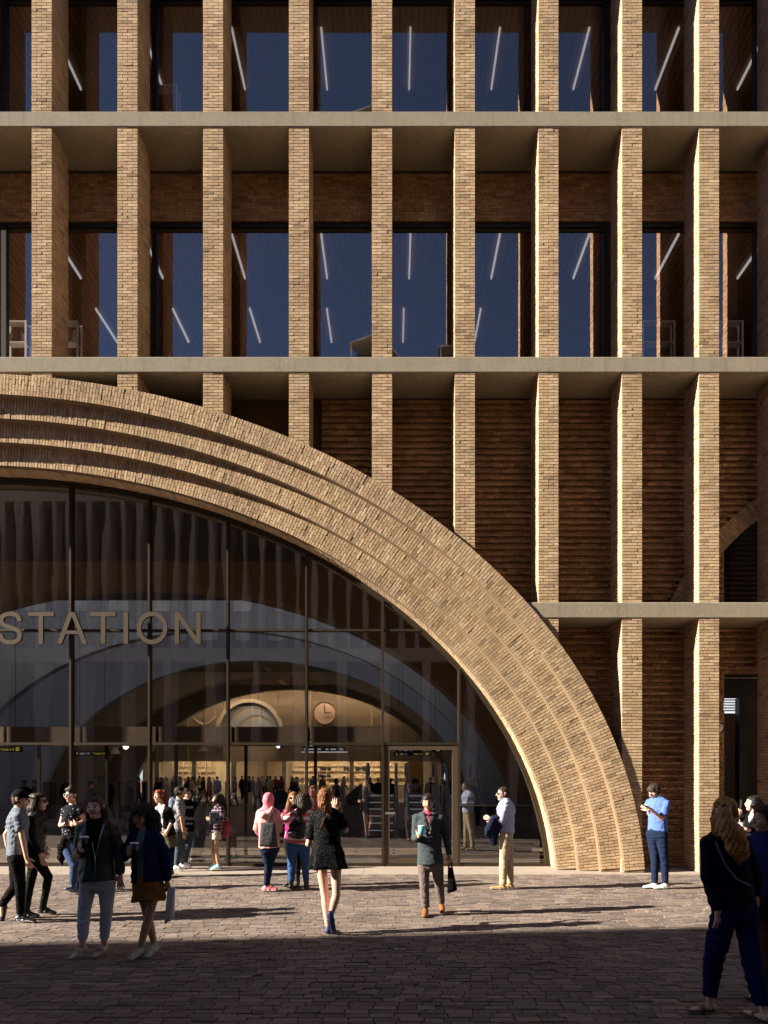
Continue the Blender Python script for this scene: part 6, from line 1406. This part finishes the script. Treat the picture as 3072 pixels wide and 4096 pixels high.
def desk(G, l, f, label, screens, lb2):
    t = empty('desk', tuple(G(0, .6, 0)), label, 'desk'); mb = MB(); mb.obox(G(0, .62, .72), l * .7, f * .35, np.array([0, 0, .015])); mb.build('desk_top', M_WHITE, t)
    for a in (-.65, .65):
        for b_ in (.32, .92): MB().tube([G(a, b_, .705), G(a, b_, 0)], .02, 6).build('leg', M_WHITE, t)
    for k in range(screens):
        s_ = empty('monitor', tuple(G(-.3 + .6 * k, .75, .735)), lb2 % ('left', 'right')[k] if '%' in lb2 else lb2, 'monitor'); mb = MB(); mb.obox(G(-.3 + .6 * k, .75, 1.0), l * .27, f * .012, np.array([0, 0, .17])); mb.build('screen', F_BAGG, s_); mb = MB(); mb.obox(G(-.3 + .6 * k, .77, .79), l * .03, f * .015, np.array([0, 0, .055])); mb.obox(G(-.3 + .6 * k, .76, .742), l * .1, f * .07, np.array([0, 0, .006])); mb.build('stand', M_BLACK, s_)
G, l, f = sitter(r1, 1535, 0, 15.5, 60, 'person seen from behind bent over a table in the lower office storey', F_NAVYC); office_chair(G, l, f, 'pale office chair of the bent reader in the lower storey', F_BAGG); desk(G, l, f, 'white desk of the bent reader in the lower storey', 0, '')
G, l, f = sitter(r2, 178, 0, 15.55, 88, 'bearded man in dark shirt working at a screen in the lower office storey', F_NAVYC); office_chair(G, l, f, 'pale office chair of the man at the screen', F_GREY2); desk(G, l, f, 'white desk with screen in the lower storey', 1, 'grey monitor in front of the bearded man')
G, l, f = sitter(r1, 1520, 1, 15.55, 70, 'person leaning forward at a table in the upper office storey', F_NAVYC); office_chair(G, l, f, 'office chair of the person in the upper storey', F_BAGG); desk(G, l, f, 'white desk in the upper office storey', 0, '')
G, l, f = (lambda s_, fw, z: np.array([pt(r2, 455, 0, 16.0)[0] + s_, 16.0 + fw, BEAMS[1][1] + z])), np.array([1., 0, 0]), np.array([0, 1., 0]); desk(G, l, f, 'white desk with two screens in the lower storey right of the bearded man', 2, 'grey monitor, %s one on the desk right of the bearded man')
q = pt(r2, 105, 0, 15.9); t = empty('lounge_chair', (q[0], 15.9, BEAMS[2][1]), 'dark rounded lounge chair in the upper office storey', 'chair'); b = Sdf(.05); z = BEAMS[2][1]; b.chain([(q[0] - .1, 15.75, z + .45), (q[0] - .05, 15.7, z + .8), (q[0] + .05, 15.7, z + 1.12)], [(.36, .08), (.36, .09), (.24, .07)], (1, 0, 0)); b.seg((q[0], 15.8, z + .42), (q[0], 16.15, z + .42), (.33, .08), (.33, .08), (1, 0, 0)); V, F = b.mesh(.018); mk('shell', V, F, F_BLACK2, t, True); MB().tube([(q[0], 15.95, z + .36), (q[0], 15.95, z)], .03).build('stem', M_STEEL, t)
# small round lamp on the pier at the far right
q = W(2600 + 680 / 2.458, 2600 + 762 / 2.458, 14.2); tag(MB().lathe(q, [(.001, -.09), (.05, -.06), (.065, 0), (.05, .06), (.001, .09)], 14).build('wall_lamp', M_WHITE), 'small white rounded fitting on the right pier edge', 'lamp')
# ================================================================== light, camera
SUN_D = np.array([5.0, 1.0, -2.5]); SUN_D /= np.linalg.norm(SUN_D)
sun = bpy.data.lights.new('sun', 'SUN'); sun.energy = 5.0; sun.angle = R(.5); sun.color = (1.0, .905, .755)
so = bpy.data.objects.new('sun', sun); COL.objects.link(so); so.location = (-30, -10, 30)
so.rotation_euler = Vector(SUN_D).to_track_quat('-Z', 'Y').to_euler()
wd = bpy.data.worlds.new('World'); S.world = wd; wd.use_nodes = True
nt = wd.node_tree; sk = nt.nodes.new('ShaderNodeTexSky'); sk.sky_type = 'NISHITA'; sk.sun_disc = False; sk.altitude = 5200; sk.dust_density = .3; sk.ozone_density = 2.6; sk.air_density = .9
sk.sun_elevation = math.asin(-SUN_D[2])
ax = math.atan2(-SUN_D[0], -SUN_D[1])          # sky: rotation 0 puts the sun at +Y, turning clockwise seen from above
sk.sun_rotation = ax
nt.links.new(sk.outputs[0], nt.nodes['Background'].inputs[0]); nt.nodes['Background'].inputs[1].default_value = .05
cam = bpy.data.cameras.new('camera'); co = bpy.data.objects.new('camera', cam); COL.objects.link(co)
cam.sensor_fit = 'HORIZONTAL'; cam.sensor_width = 36; cam.lens = 36 * FPX / 3072
cam.shift_x = (1536 - XV) / 3072; cam.shift_y = (YH - 2048) / 3072
co.location = (0, 0, EYE); co.rotation_euler = (R(90), 0, 0); cam.clip_end = 1000; cam.clip_start = .1
S.camera = co
S.render.engine = 'CYCLES'; S.cycles.use_denoising = True
try: S.cycles.denoiser = 'OPENIMAGEDENOISE'
except Exception: pass
S.cycles.max_bounces = 8; S.cycles.transparent_max_bounces = 16; S.cycles.sample_clamp_indirect = 6
S.view_settings.view_transform = 'Standard'; S.view_settings.look = 'None'; S.view_settings.exposure = 1.92; S.view_settings.gamma = 1
